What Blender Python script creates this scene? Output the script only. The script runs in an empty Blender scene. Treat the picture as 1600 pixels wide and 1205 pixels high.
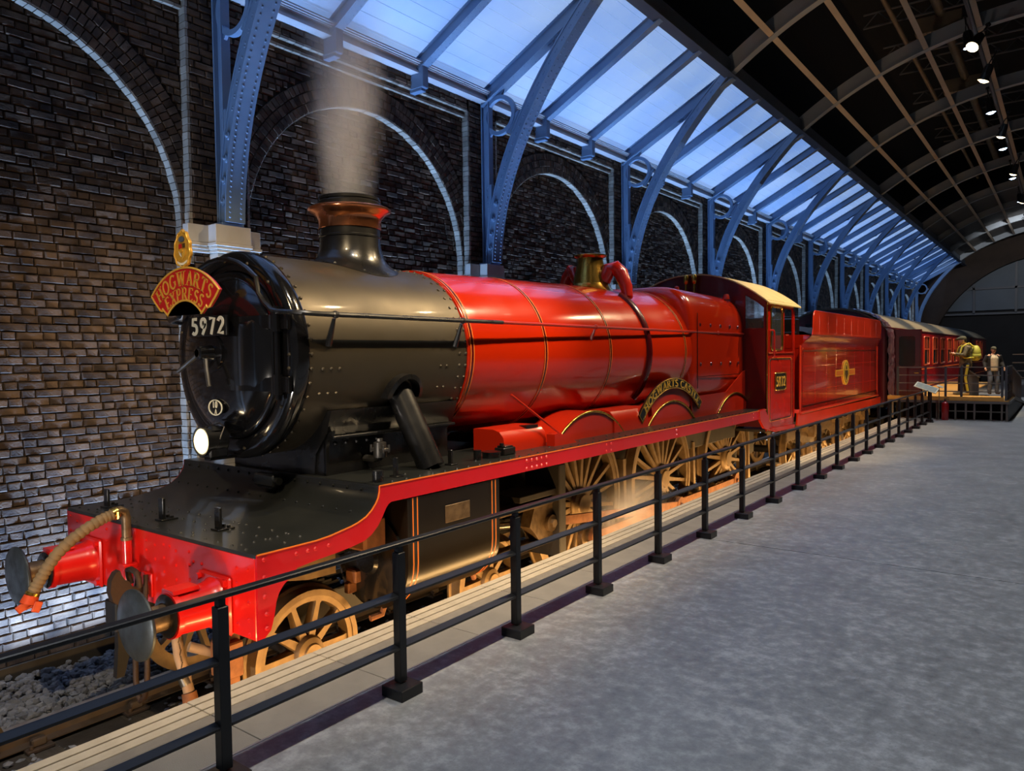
import bpy, math, random
import numpy as np
from math import sin, cos, pi, radians, sqrt, atan2, hypot
from mathutils import Vector, Matrix

random.seed(7)
SC = bpy.context.scene
COL = SC.collection

# ------------------------------------------------------------------ camera
CAM_POS = (5.25, -2.64, 1.70)
YAW, PITCH, ROLL, FPX = 0.64370093, 0.03910979, -0.01234905, 1160.127
cam = bpy.data.cameras.new('camera'); cam.sensor_width = 36.0; cam.lens = FPX * 36.0 / 1600.0
cam.clip_start = 0.05; cam.clip_end = 200
camo = bpy.data.objects.new('camera', cam); COL.objects.link(camo)
_f = Vector((-sin(YAW), cos(YAW), 0)); _r = Vector((cos(YAW), sin(YAW), 0)); _u = Vector((0, 0, 1))
_f2 = _f * cos(PITCH) - _u * sin(PITCH); _u2 = _u * cos(PITCH) + _f * sin(PITCH)
_r3 = _r * cos(ROLL) + _u2 * sin(ROLL); _u3 = _u2 * cos(ROLL) - _r * sin(ROLL)
_m = Matrix((_r3, _u3, -_f2)).transposed().to_4x4(); _m.translation = CAM_POS
camo.matrix_world = _m
SC.camera = camo

# ------------------------------------------------------------------ world, exposure
W = bpy.data.worlds.new('hall_ambient_fill'); SC.world = W; W.use_nodes = True  # even bluish fill light, added to lift the ribs and shadows
W.node_tree.nodes['Background'].inputs[0].default_value = (0.55, 0.62, 0.75, 1)
W.node_tree.nodes['Background'].inputs[1].default_value = 0.065
SC.view_settings.view_transform = 'Standard'; SC.view_settings.look = 'None'
SC.view_settings.exposure = 0.0; SC.view_settings.gamma = 1.0; SC.view_settings.use_curve_mapping = False
SC.cycles.max_bounces = 6; SC.cycles.diffuse_bounces = 3; SC.cycles.glossy_bounces = 4
SC.cycles.transmission_bounces = 6; SC.cycles.volume_bounces = 1
SC.cycles.caustics_reflective = False; SC.cycles.caustics_refractive = False
SC.cycles.sample_clamp_indirect = 6.0; SC.cycles.adaptive_threshold = 0.02
SC.cycles.volume_step_rate = 4.0; SC.cycles.volume_max_steps = 64

RAILZ = -0.911                       # top of the running rails; the visitor floor is z = 0
BAY, COL0 = 4.5, 1.95                # bay length of the hall, first iron column
NB0, NB1 = 0, 10                     # columns k = NB0..NB1
WARM = (1.0, 0.74, 0.42); AMBER = (1.0, 0.56, 0.20); COOL = (0.30, 0.53, 1.0); NEUTRAL = (1.0, 0.90, 0.78)

def light(name, kind, loc, target, energy, color, size=0.1, size_y=None, angle=None, blend=0.6):
    l = bpy.data.lights.new(name, kind); l.energy = energy; l.color = color
    if kind == 'AREA':
        l.size = size
        if size_y: l.shape = 'RECTANGLE'; l.size_y = size_y
    elif kind == 'SPOT':
        l.shadow_soft_size = size; l.spot_size = radians(angle); l.spot_blend = blend
    else:
        l.shadow_soft_size = size
    o = bpy.data.objects.new(name, l); COL.objects.link(o); o.location = loc
    d = Vector(target) - Vector(loc)
    o.rotation_euler = d.to_track_quat('-Z', 'Y').to_euler()
    return o

# cool LED wash that runs along the foot of the brick wall, one length per bay
for k in range(NB0 - 2, NB1):
    yc = COL0 + BAY * (k + .5)
    o = light('wall_wash_light', 'AREA', (-2.01, yc, -1.05), (-2.22, yc, 1.2), (230 if k < 0 else 310) if k < 4 else 150, COOL, .05, 4.2)
    o.data.spread = radians(105)
    o.rotation_euler = Matrix((Vector((0, 1, 0)), Vector((.98, 0, .18)).normalized(), Vector((0, 1, 0)).cross(Vector((.98, 0, .18)).normalized()))).transposed().to_euler()
    o.data.size = 4.2; o.data.size_y = .05
# amber LED lamps tucked under the platform coping, shining on wheels and motion
for k in range(8):
    yc = -0.1 + 2.5 * k
    o = light('platform_edge_light', 'AREA', (1.69, yc, -0.80), (0.7, yc, -0.2), 44, AMBER, .05, 2.3)
    o.data.size = .05; o.data.size_y = 2.3
    o.rotation_euler = (0, radians(118), 0)

# floodlight on the track bed ahead of the engine, shining up at its front
light('track_floodlight', 'SPOT', (1.5, -4.3, -0.70), (0.2, 0.2, 1.0), 420, (1.0, 0.90, 0.80), .12, None, 60)
SPOTS = []   # (lamp position, target, energy, colour, cone): built with their lamp bodies under the roof
for y, e in ((-4.5, 520), (0.2, 500), (5.0, 520), (9.6, 540), (14.6, 540), (19.6, 540), (23.8, 500), (28.5, 500), (33.5, 480), (39.0, 440)):  # last two lamps of this row are added to brighten the far end
    SPOTS.append(((3.62, y, 7.55), (4.6, y + .3, 0) if y < 35 else (4.8, 49, 3.4), e if y < 35 else 800, (0.93, 0.96, 1.0), 105))  # the farthest added lamp is turned on the gable
for y, e, t in ((-3.6, 1200, (0.4, .5, 1.6)), (1.0, 700, (0.8, 2.2, 1.4)), (5.9, 1500, (.7, 1.9, 2.0)), (8.2, 1100, (.9, 5.0, 1.9)), (10.5, 1400, (1.3, 11.2, 1.2)), (13.2, 900, (1.2, 9.0, 1.6)), (15.4, 900, (1.4, 15.5, 1.2)), (20.4, 1800, (2.0, 21, 1.0)), (25.5, 1800, (1.8, 26, 1.0)), (31, 1200, (1.6, 33, 1.2))):
    SPOTS.append(((3.75, y, 7.1), t, e, WARM, 48))

# ------------------------------------------------------------------ helpers: nodes and materials
def srgb(r, g, b):
    return tuple(((c / 255) / 12.92 if c / 255 <= .04045 else ((c / 255 + .055) / 1.055) ** 2.4) for c in (r, g, b)) + (1,)

MATS = {}
def mat(name, col, rough=.5, metal=0.0, var=.0, vscale=6.0, bump=0.0, bscale=40.0, coat=0.0, spec=.5, var_col=None, rvar=0.0, stretch=None, island=0.0, detail=4, trans=0.0, alpha=1.0, emit=None, estr=0.0):
    m = bpy.data.materials.new(name); m.use_nodes = True; nt = m.node_tree; N = nt.nodes; L = nt.links
    b = N['Principled BSDF']; b.inputs['Base Color'].default_value = col; b.inputs['Roughness'].default_value = rough
    b.inputs['Metallic'].default_value = metal; b.inputs['Specular IOR Level'].default_value = spec
    b.inputs['Coat Weight'].default_value = coat; b.inputs['Coat Roughness'].default_value = .06
    if trans: b.inputs['Transmission Weight'].default_value = trans
    if alpha < 1: b.inputs['Alpha'].default_value = alpha
    if emit: b.inputs['Emission Color'].default_value = emit; b.inputs['Emission Strength'].default_value = estr
    if var or bump or rvar or island:
        tc = N.new('ShaderNodeTexCoord'); mp = N.new('ShaderNodeMapping'); L.new(tc.outputs['Object'], mp.inputs['Vector'])
        if stretch: mp.inputs['Scale'].default_value = stretch
        nz = N.new('ShaderNodeTexNoise'); nz.inputs['Scale'].default_value = vscale; nz.inputs['Detail'].default_value = detail
        L.new(mp.outputs['Vector'], nz.inputs['Vector'])
        fac = nz.outputs['Fac']
        if var or island:
            mx = N.new('ShaderNodeMix'); mx.data_type = 'RGBA'
            vc = var_col or tuple(c * .35 for c in col[:3]) + (1,)
            mx.inputs[6].default_value = col; mx.inputs[7].default_value = vc
            rp = N.new('ShaderNodeMapRange'); rp.inputs[1].default_value = .38; rp.inputs[2].default_value = .68; rp.inputs[4].default_value = var
            L.new(fac, rp.inputs[0]); L.new(rp.outputs[0], mx.inputs[0])
            outc = mx.outputs[2]
            if island:
                ge = N.new('ShaderNodeNewGeometry'); oi = N.new('ShaderNodeObjectInfo')
                ad = N.new('ShaderNodeMath'); ad.operation = 'ADD'; L.new(ge.outputs['Random Per Island'], ad.inputs[0]); L.new(oi.outputs['Random'], ad.inputs[1])
                fr = N.new('ShaderNodeMath'); fr.operation = 'FRACT'; L.new(ad.outputs[0], fr.inputs[0])
                mr = N.new('ShaderNodeMapRange'); mr.inputs[3].default_value = 1 - island; mr.inputs[4].default_value = 1 + island; L.new(fr.outputs[0], mr.inputs[0])
                ml = N.new('ShaderNodeMix'); ml.data_type = 'RGBA'; ml.blend_type = 'MULTIPLY'; ml.inputs[0].default_value = 1
                L.new(outc, ml.inputs[6]); L.new(mr.outputs[0], ml.inputs[7]); outc = ml.outputs[2]
            L.new(outc, b.inputs['Base Color'])
        if rvar:
            rr = N.new('ShaderNodeMapRange'); rr.inputs[1].default_value = .3; rr.inputs[2].default_value = .7
            rr.inputs[3].default_value = max(0, rough - rvar); rr.inputs[4].default_value = min(1, rough + rvar)
            L.new(fac, rr.inputs[0]); L.new(rr.outputs[0], b.inputs['Roughness'])
        if bump:
            n2 = N.new('ShaderNodeTexNoise'); n2.inputs['Scale'].default_value = bscale; n2.inputs['Detail'].default_value = 3
            L.new(mp.outputs['Vector'], n2.inputs['Vector'])
            bp = N.new('ShaderNodeBump'); bp.inputs['Strength'].default_value = bump; bp.inputs['Distance'].default_value = .01
            L.new(n2.outputs['Fac'], bp.inputs['Height']); L.new(bp.outputs['Normal'], b.inputs['Normal'])
    MATS[name] = m
    return m

# ------------------------------------------------------------------ helpers: meshes
class MB:
    def __init__(s): s.v = []; s.f = []
    def add(s, vs, fs):
        o = len(s.v); s.v += [tuple(p) for p in vs]; s.f += [tuple(i + o for i in f) for f in fs]; return s
    def box(s, c, d, rot=None, b=0.0):
        x, y, z = d[0] / 2, d[1] / 2, d[2] / 2
        if b <= 0:
            vs = [(i * x, j * y, k * z) for i in (-1, 1) for j in (-1, 1) for k in (-1, 1)]
            fs = [(0, 1, 3, 2), (4, 6, 7, 5), (0, 4, 5, 1), (2, 3, 7, 6), (0, 2, 6, 4), (1, 5, 7, 3)]
        else:
            vs = []; idx = {}
            for i in (-1, 1):
                for j in (-1, 1):
                    for k in (-1, 1):
                        for a in range(3):
                            p = [i * (x - b), j * (y - b), k * (z - b)]; p[a] = (i * x, j * y, k * z)[a]
                            idx[i, j, k, a] = len(vs); vs.append(tuple(p))
            fs = []
            for a in range(3):
                o = [q for q in range(3) if q != a]
                for sg in (-1, 1):
                    q = []
                    for (u, w) in ((-1, -1), (1, -1), (1, 1), (-1, 1)):
                        t = [0, 0, 0]; t[a] = sg; t[o[0]] = u; t[o[1]] = w; q.append(idx[t[0], t[1], t[2], a])
                    fs.append(tuple(q if (sg > 0) == (a != 1) else q[::-1]))
            for a in range(3):
                for c2 in range(a + 1, 3):
                    e = 3 - a - c2
                    for s1 in (-1, 1):
                        for s2 in (-1, 1):
                            q = []
                            for (ee, ax) in ((-1, a), (1, a), (1, c2), (-1, c2)):
                                t = [0, 0, 0]; t[a] = s1; t[c2] = s2; t[e] = ee; q.append(idx[t[0], t[1], t[2], ax])
                            fs.append(tuple(q))
            for i in (-1, 1):
                for j in (-1, 1):
                    for k in (-1, 1): fs.append((idx[i, j, k, 0], idx[i, j, k, 1], idx[i, j, k, 2]))
        C = Vector(c)
        vs = [(rot @ Vector(p) if rot else Vector(p)) + C for p in vs]
        return s.add(vs, fs)
    def bb(s, x0, x1, y0, y1, z0, z1, b=0.0):
        return s.box(((x0 + x1) / 2, (y0 + y1) / 2, (z0 + z1) / 2), (abs(x1 - x0), abs(y1 - y0), abs(z1 - z0)), None, b)
    def ring_loft(s, rings, closed=True, cap0=False, cap1=False, loop=False):
        n = len(rings[0]); vs = [p for r in rings for p in r]; fs = []
        m = len(rings)
        for i in range(m if loop else m - 1):
            a, b2 = i * n, ((i + 1) % m) * n
            for j in range(n if closed else n - 1):
                k = (j + 1) % n; fs.append((a + j, a + k, b2 + k, b2 + j))
        if cap0: fs.append(tuple(range(n))[::-1])
        if cap1: fs.append(tuple((m - 1) * n + j for j in range(n)))
        return s.add(vs, fs)
    def cyl(s, p0, p1, r0, r1=None, n=16, cap=True):
        r1 = r0 if r1 is None else r1; p0, p1 = Vector(p0), Vector(p1); d = (p1 - p0).normalized()
        u = d.orthogonal().normalized(); w = d.cross(u)
        R = lambda p, r: [p + (u * cos(2 * pi * i / n) + w * sin(2 * pi * i / n)) * r for i in range(n)]
        return s.ring_loft([R(p0, r0), R(p1, r1)], True, cap, cap)
    def tube(s, pts, r, n=8, cap=True):
        P = [Vector(p) for p in pts]; m = len(P); rs = r if isinstance(r, (list, tuple)) else [r] * m
        T = [(P[min(i + 1, m - 1)] - P[max(i - 1, 0)]).normalized() for i in range(m)]
        u = T[0].orthogonal().normalized(); rings = []
        for i in range(m):
            u = (u - T[i] * u.dot(T[i])).normalized(); w = T[i].cross(u)
            rings.append([P[i] + (u * cos(2 * pi * j / n) + w * sin(2 * pi * j / n)) * rs[i] for j in range(n)])
        return s.ring_loft(rings, True, cap, cap)
    def lathe(s, prof, o=(0, 0, 0), axis='Z', n=32, a0=0.0, a1=2 * pi, cap0=False, cap1=False):
        full = abs(a1 - a0 - 2 * pi) < 1e-6; k = n if full else n + 1; rings = []
        O = Vector(o)
        for r, h in prof:
            rg = []
            for i in range(k):
                t = a0 + (a1 - a0) * i / n; c, q = r * cos(t), r * sin(t)
                rg.append(O + Vector({'Z': (c, q, h), 'Y': (c, h, q), 'X': (h, c, q)}[axis]))
            rings.append(rg)
        return s.ring_loft(rings, full, cap0, cap1)
    def prism(s, poly, a, b, plane='YZ'):
        n = len(poly); mk = {'YZ': lambda p, t: (t, p[0], p[1]), 'XZ': lambda p, t: (p[0], t, p[1]), 'XY': lambda p, t: (p[0], p[1], t)}[plane]
        vs = [mk(p, a) for p in poly] + [mk(p, b) for p in poly]
        fs = [tuple(range(n)), tuple(range(2 * n - 1, n - 1, -1))] + [(i, (i + 1) % n, n + (i + 1) % n, n + i) for i in range(n)]
        return s.add(vs, fs)
    def strip(s, pts, wvec, t):
        """a bar of rectangular section swept along pts: wvec = half width vector, t = half thickness along the in-plane normal"""
        P = [Vector(p) for p in pts]; wv = Vector(wvec); rings = []
        for i in range(len(P)):
            d = (P[min(i + 1, len(P) - 1)] - P[max(i - 1, 0)]).normalized(); nn = d.cross(wv.normalized()).normalized() * t
            rings.append([P[i] - wv - nn, P[i] + wv - nn, P[i] + wv + nn, P[i] - wv + nn])
        return s.ring_loft(rings, True, True, True)
    def rivet(s, p, nrm, r=.011, h=.008):
        d = Vector(nrm).normalized(); u = d.orthogonal().normalized(); w = d.cross(u); P = Vector(p); n = 6
        A = [P + (u * cos(2 * pi * i / n) + w * sin(2 * pi * i / n)) * r for i in range(n)]
        B = [P + d * h * .75 + (u * cos(2 * pi * i / n) + w * sin(2 * pi * i / n)) * r * .6 for i in range(n)]
        vs = A + B + [P + d * h]
        fs = [(i, (i + 1) % n, n + (i + 1) % n, n + i) for i in range(n)] + [(n + i, n + (i + 1) % n, 2 * n) for i in range(n)]
        return s.add(vs, fs)
    def mirror_x(s):
        o = len(s.v); s.v += [(-x, y, z) for x, y, z in s.v]; s.f += [tuple(i + o for i in f)[::-1] for f in s.f]; return s
    def mesh(s, name, m, off=(0, 0, 0), sharp=38):
        me = bpy.data.meshes.new(name)
        V = [(x - off[0], y - off[1], z - off[2]) for x, y, z in s.v] if any(off) else s.v
        me.from_pydata(V, [], s.f); me.update()
        if m is not None: me.materials.append(MATS[m])
        if sharp:
            me.polygons.foreach_set('use_smooth', [True] * len(me.polygons)); me.set_sharp_from_angle(angle=radians(sharp))
        return me
    def build(s, name, m, parent=None, sharp=38, **props):
        off = (0, 0, 0)
        r = parent
        while r is not None: off = tuple(a + b for a, b in zip(off, r.location)); r = r.parent
        return link(name, s.mesh(name, m, off, sharp), parent, (0, 0, 0), **props)

def link(name, me, parent=None, loc=(0, 0, 0), rot=None, **props):
    o = bpy.data.objects.new(name, me); COL.objects.link(o); o.location = loc
    if rot: o.rotation_euler = rot
    if parent: o.parent = parent
    for k, v in props.items(): o[k] = v
    return o
def thing(name, label, cat, loc=(0, 0, 0), group=None, rot=None):
    o = link(name, None, None, loc, rot); o['label'] = label; o['category'] = cat
    if group: o['group'] = group
    return o
def tag(o, label, cat, group=None):
    o['label'] = label; o['category'] = cat
    if group: o['group'] = group
    return o
def copy_tree(o, parent=None):
    c = o.copy(); COL.objects.link(c); c.parent = parent
    for ch in list(o.children): copy_tree(ch, c)
    return c
def arc(cx, cz, r, a0, a1, n):
    return [(cx + r * cos(radians(a0 + (a1 - a0) * i / n)), cz + r * sin(radians(a0 + (a1 - a0) * i / n))) for i in range(n + 1)]

# ------------------------------------------------------------------ helpers: letters made of strokes (with serifs)
def _c(cx, cy, rx, ry, a0, a1, n=10): return [(cx + rx * cos(radians(a0 + (a1 - a0) * i / n)), cy + ry * sin(radians(a0 + (a1 - a0) * i / n))) for i in range(n + 1)]
# glyph: (advance, [(polyline, weight)], [serif x, y]) in a unit-high box; weight 1 thick, .45 thin
GL = {
 'H': (.78, [([(.14, 0), (.14, 1)], 1), ([(.64, 0), (.64, 1)], 1), ([(.14, .5), (.64, .5)], .45)], [(.14, 0), (.14, 1), (.64, 0), (.64, 1)]),
 'O': (.84, [(_c(.42, .5, .35, .47, 0, 360, 20), .8)], []),
 'G': (.84, [(_c(.44, .5, .36, .47, 45, 315, 16), .8), ([(.70, .17), (.70, .45)], .9), ([(.52, .45), (.78, .45)], .45)], []),
 'W': (1.08, [([(.10, 1), (.32, 0)], .95), ([(.32, 0), (.54, .95)], .45), ([(.54, .95), (.76, 0)], .95), ([(.76, 0), (.98, 1)], .45)], [(.10, 1), (.98, 1), (.54, 1)]),
 'A': (.80, [([(.10, 0), (.40, 1)], .45), ([(.40, 1), (.70, 0)], 1), ([(.22, .36), (.60, .36)], .45)], [(.10, 0), (.70, 0)]),
 'R': (.78, [([(.14, 0), (.14, 1)], 1), ([(.14, .97)] + _c(.38, .74, .22, .23, 90, -90, 8) + [(.14, .51)], .6), ([(.38, .50), (.68, 0)], .9)], [(.14, 0), (.14, 1), (.70, 0)]),
 'T': (.76, [([(.38, 0), (.38, 1)], 1), ([(.06, .97), (.70, .97)], .5), ([(.07, .97), (.07, .80)], .4), ([(.69, .97), (.69, .80)], .4)], [(.38, 0)]),
 'S': (.62, [(_c(.32, .745, .21, .22, 30, 270, 10) + _c(.32, .265, .23, .235, 90, -150, 10)[1:], .8)], []),
 'E': (.70, [([(.14, 0), (.14, 1)], 1), ([(.14, .97), (.58, .97)], .5), ([(.14, .5), (.48, .5)], .45), ([(.14, .03), (.62, .03)], .5), ([(.58, .97), (.58, .82)], .4), ([(.62, .03), (.62, .2)], .4)], []),
 'X': (.80, [([(.10, 1), (.68, 0)], 1), ([(.66, 1), (.12, 0)], .45)], [(.10, 1), (.68, 0), (.66, 1), (.12, 0)]),
 'P': (.68, [([(.14, 0), (.14, 1)], 1), ([(.14, .97)] + _c(.36, .73, .22, .24, 90, -90, 8) + [(.14, .49)], .6)], [(.14, 0), (.14, 1)]),
 'C': (.78, [(_c(.44, .5, .36, .47, 45, 315, 16), .8)], []),
 'L': (.68, [([(.14, 0), (.14, 1)], 1), ([(.14, .03), (.60, .03)], .5), ([(.60, .03), (.60, .24)], .4)], [(.14, 1)]),
 '5': (.66, [([(.52, .93), (.18, .93), (.15, .55)] + _c(.30, .32, .23, .27, 105, -140, 12), 1)], []),
 '9': (.66, [(_c(.32, .68, .20, .25, 0, 360, 14), 1), ([(.52, .66), (.50, .45), (.24, 0)], 1)], []),
 '7': (.62, [([(.08, .93), (.52, .93), (.22, 0)], 1)], []),
 '2': (.66, [(_c(.31, .70, .21, .24, 165, -35, 10) + [(.10, .07), (.56, .07)], 1)], []),
 '1': (.40, [([(.20, 0), (.20, 1)], 1)], []),
 '0': (.66, [(_c(.32, .5, .22, .44, 0, 360, 18), 1)], []),
 ' ': (.36, [], []),
}
def glyph(mb, ch, to3, w, serif=True, d=.004):
    """strokes of one letter as raised bars; to3(x, y, h) maps letter space to the world"""
    adv, st, se = GL[ch]
    for pl, wt in st:
        hw = w * wt / 2; P = [Vector((a, b, 0)) for a, b in pl]; lf = []; rt = []
        closed = (P[0] - P[-1]).length < 1e-4
        for i in range(len(P)):
            if closed and i in (0, len(P) - 1): t = (P[1] - P[-2]).normalized()
            else: t = (P[min(i + 1, len(P) - 1)] - P[max(i - 1, 0)]).normalized()
            n = Vector((-t.y, t.x, 0)); lf.append(P[i] + n * hw); rt.append(P[i] - n * hw)
        rings = [[to3(l.x, l.y, 0), to3(r.x, r.y, 0), to3(r.x, r.y, d), to3(l.x, l.y, d)] for l, r in zip(lf, rt)]
        mb.ring_loft(rings, True, not closed, not closed)
    if serif:
        for x, y in se:
            s = .025 if y < .5 else -.025
            pts = [(x - w * 1.05, y + s - .025), (x + w * 1.05, y + s - .025), (x + w * 1.05, y + s + .025), (x - w * 1.05, y + s + .025)]
            mb.ring_loft([[to3(a, b, 0) for a, b in pts], [to3(a, b, d) for a, b in pts]], True, True, True)
def word_width(t, gap=.06): return sum(GL[c][0] + gap for c in t) - gap
def word_arc(emit, text, c3, ux, uz, un, r, h, w, span=None, gap=.06, serif=True, mid=90):
    """text along an arc (reading left to right over the top); c3 centre, ux right, uz up, un out of the surface"""
    tw = word_width(text, gap) * h; k = 1.0 if span is None else span / tw
    a = radians(mid) + tw * k / 2 / r
    for ch in text:
        aw = GL[ch][0] * h * k
        if ch != ' ':
            am = a - aw / 2 / r
            def to3(x, y, d, am=am, ch=ch):
                lx = (x - GL[ch][0] / 2) * h * k; rr = r + y * h
                return c3 + (ux * sin(pi / 2 - am) + uz * cos(pi / 2 - am)) * rr + (ux * cos(pi / 2 - am) - uz * sin(pi / 2 - am)) * lx + un * d
            mb = MB(); glyph(mb, ch, to3, w, serif); emit(mb)
        a -= (GL[ch][0] + gap) * h * k / r
def word_line(emit, text, o3, ux, uz, un, h, w, gap=.06, serif=False, kx=1.0):
    x0 = 0.0
    for ch in text:
        def to3(x, y, d, x0=x0): return o3 + ux * (x + x0) * h * kx + uz * y * h + un * d
        mb = MB(); glyph(mb, ch, to3, w, serif); emit(mb)
        x0 += GL[ch][0] + gap
# ------------------------------------------------------------------ materials
mat('brick', srgb(98, 79, 62), .82, var=.9, vscale=5, var_col=srgb(48, 38, 32), bump=.6, bscale=55, island=.42, spec=.3)
mat('uplit_pale_brick', srgb(160, 153, 140), .85, var=.7, vscale=8, var_col=srgb(126, 118, 106), bump=.4, bscale=60, island=.25, spec=.3)  # brick made paler: glow of the wall wash painted into its colour
mat('mortar', srgb(52, 45, 39), .95, var=.6, vscale=14, bump=.3, spec=.2)
mat('stone', srgb(205, 200, 190), .7, var=.4, vscale=4, var_col=srgb(176, 168, 152), bump=.15, bscale=30)
mat('iron_blue', srgb(112, 138, 168), .42, var=.35, vscale=3, var_col=srgb(88, 112, 142), bump=.05, bscale=60, spec=.5)
mat('iron_dark', srgb(74, 84, 98), .5, var=.3, vscale=3, var_col=srgb(56, 64, 76))
mat('cornice', srgb(196, 200, 206), .5, var=.2, vscale=3)
mat('rib_steel', srgb(150, 156, 162), .55, var=.4, vscale=2, var_col=srgb(124, 130, 136))
mat('purlin_steel', srgb(186, 170, 150), .55, var=.4, vscale=2, var_col=srgb(156, 142, 126))
mat('void_black', srgb(16, 16, 18), .9)
mat('roof_panel', srgb(92, 88, 84), .6, var=.5, vscale=1.2, var_col=srgb(74, 72, 72))
mat('duct', srgb(150, 132, 108), .45, .4, var=.4, vscale=3)
mat('truss', srgb(88, 88, 92), .5)
mat('gable', srgb(62, 48, 38), .85, var=.5, vscale=1.5)
mat('lunette', srgb(92, 100, 108), .6, var=.4, vscale=.8, var_col=srgb(76, 84, 92))
mat('dark_wall', srgb(34, 32, 32), .85, var=.4, vscale=1)
mat('coping', srgb(186, 174, 152), .7, var=.5, vscale=10, var_col=srgb(160, 148, 128), bump=.15, bscale=120, island=.06)
mat('coping_dark', srgb(126, 120, 110), .75, var=.5, vscale=10, var_col=srgb(104, 98, 90), bump=.15, bscale=120, island=.05)
mat('slab', srgb(128, 124, 116), .75, var=.5, vscale=5, var_col=srgb(108, 104, 98), bump=.12, bscale=150, island=.05)
mat('groove', srgb(44, 42, 38), .9)
mat('metal_strip', srgb(150, 152, 154), .4, .6)
mat('plinth', srgb(58, 56, 54), .8, var=.4, vscale=6)
mat('ballast', srgb(120, 125, 134), .9, var=.6, vscale=9, var_col=srgb(90, 94, 102), bump=.3, bscale=70, island=.28, spec=.2)
mat('ballast_earth', srgb(54, 52, 50), .95, var=.5, vscale=6, bump=.5, bscale=30)
mat('sleeper', srgb(78, 74, 68), .9, var=.5, vscale=5, stretch=(1, 6, 6), bump=.3)
mat('rail_head', srgb(150, 140, 128), .35, .8, var=.5, vscale=10, var_col=srgb(112, 84, 62))
mat('rail_rust', srgb(58, 52, 48), .8, .2, var=.6, vscale=12, var_col=srgb(70, 54, 42))
mat('black_metal', srgb(26, 27, 30), .42, .0, spec=.5)

def floor_material():
    m = mat('concrete', srgb(142, 144, 146), .34, spec=.4)
    nt = m.node_tree; N = nt.nodes; L = nt.links; b = N['Principled BSDF']
    tc = N.new('ShaderNodeTexCoord')
    n1 = N.new('ShaderNodeTexNoise'); n1.inputs['Scale'].default_value = 2.2; n1.inputs['Detail'].default_value = 8; n1.inputs['Roughness'].default_value = .62
    n2 = N.new('ShaderNodeTexNoise'); n2.inputs['Scale'].default_value = 12; n2.inputs['Detail'].default_value = 9; n2.inputs['Roughness'].default_value = .7
    n3 = N.new('ShaderNodeTexNoise'); n3.inputs['Scale'].default_value = 90; n3.inputs['Detail'].default_value = 2
    for n in (n1, n2, n3): L.new(tc.outputs['Object'], n.inputs['Vector'])
    a = N.new('ShaderNodeMath'); a.operation = 'MULTIPLY_ADD'; a.inputs[1].default_value = .30; L.new(n1.outputs['Fac'], a.inputs[0])
    h = N.new('ShaderNodeMath'); h.operation = 'MULTIPLY'; h.inputs[1].default_value = .70; L.new(n2.outputs['Fac'], h.inputs[0]); L.new(h.outputs[0], a.inputs[2])
    r = N.new('ShaderNodeValToRGB'); e = r.color_ramp.elements
    e[0].position = .36; e[0].color = srgb(112, 114, 116); e[1].position = .64; e[1].color = srgb(172, 174, 175)
    e2 = r.color_ramp.elements.new(.5); e2.color = srgb(138, 140, 141)
    L.new(a.outputs[0], r.inputs['Fac'])
    sp = N.new('ShaderNodeMapRange'); sp.inputs[1].default_value = .66; sp.inputs[2].default_value = .72; sp.inputs[3].default_value = 1; sp.inputs[4].default_value = .72; L.new(n3.outputs['Fac'], sp.inputs[0])
    mx = N.new('ShaderNodeMix'); mx.data_type = 'RGBA'; mx.blend_type = 'MULTIPLY'; mx.inputs[0].default_value = 1
    L.new(r.outputs['Color'], mx.inputs[6]); L.new(sp.outputs[0], mx.inputs[7]); L.new(mx.outputs[2], b.inputs['Base Color'])
    rr = N.new('ShaderNodeMapRange'); rr.inputs[1].default_value = .35; rr.inputs[2].default_value = .65; rr.inputs[3].default_value = .30; rr.inputs[4].default_value = .52
    L.new(n2.outputs['Fac'], rr.inputs[0]); L.new(rr.outputs[0], b.inputs['Roughness'])
    bp = N.new('ShaderNodeBump'); bp.inputs['Strength'].default_value = .06; L.new(n2.outputs['Fac'], bp.inputs['Height']); L.new(bp.outputs['Normal'], b.inputs['Normal'])
floor_material()

def skylight_material():
    m = bpy.data.materials.new('skylight_pane'); m.use_nodes = True; MATS['skylight_pane'] = m
    nt = m.node_tree; N = nt.nodes; L = nt.links; b = N['Principled BSDF']
    b.inputs['Base Color'].default_value = srgb(110, 125, 150); b.inputs['Roughness'].default_value = .4
    tc = N.new('ShaderNodeNewGeometry'); n = N.new('ShaderNodeTexNoise'); n.inputs['Scale'].default_value = .7; n.inputs['Detail'].default_value = 5; L.new(tc.outputs['Position'], n.inputs['Vector'])
    r = N.new('ShaderNodeValToRGB'); e = r.color_ramp.elements
    e[0].position = .3; e[0].color = srgb(116, 165, 245); e[1].position = .72; e[1].color = srgb(170, 203, 252)
    L.new(n.outputs['Fac'], r.inputs['Fac']); L.new(r.outputs['Color'], b.inputs['Emission Color']); b.inputs['Emission Strength'].default_value = .70
skylight_material()

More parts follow.
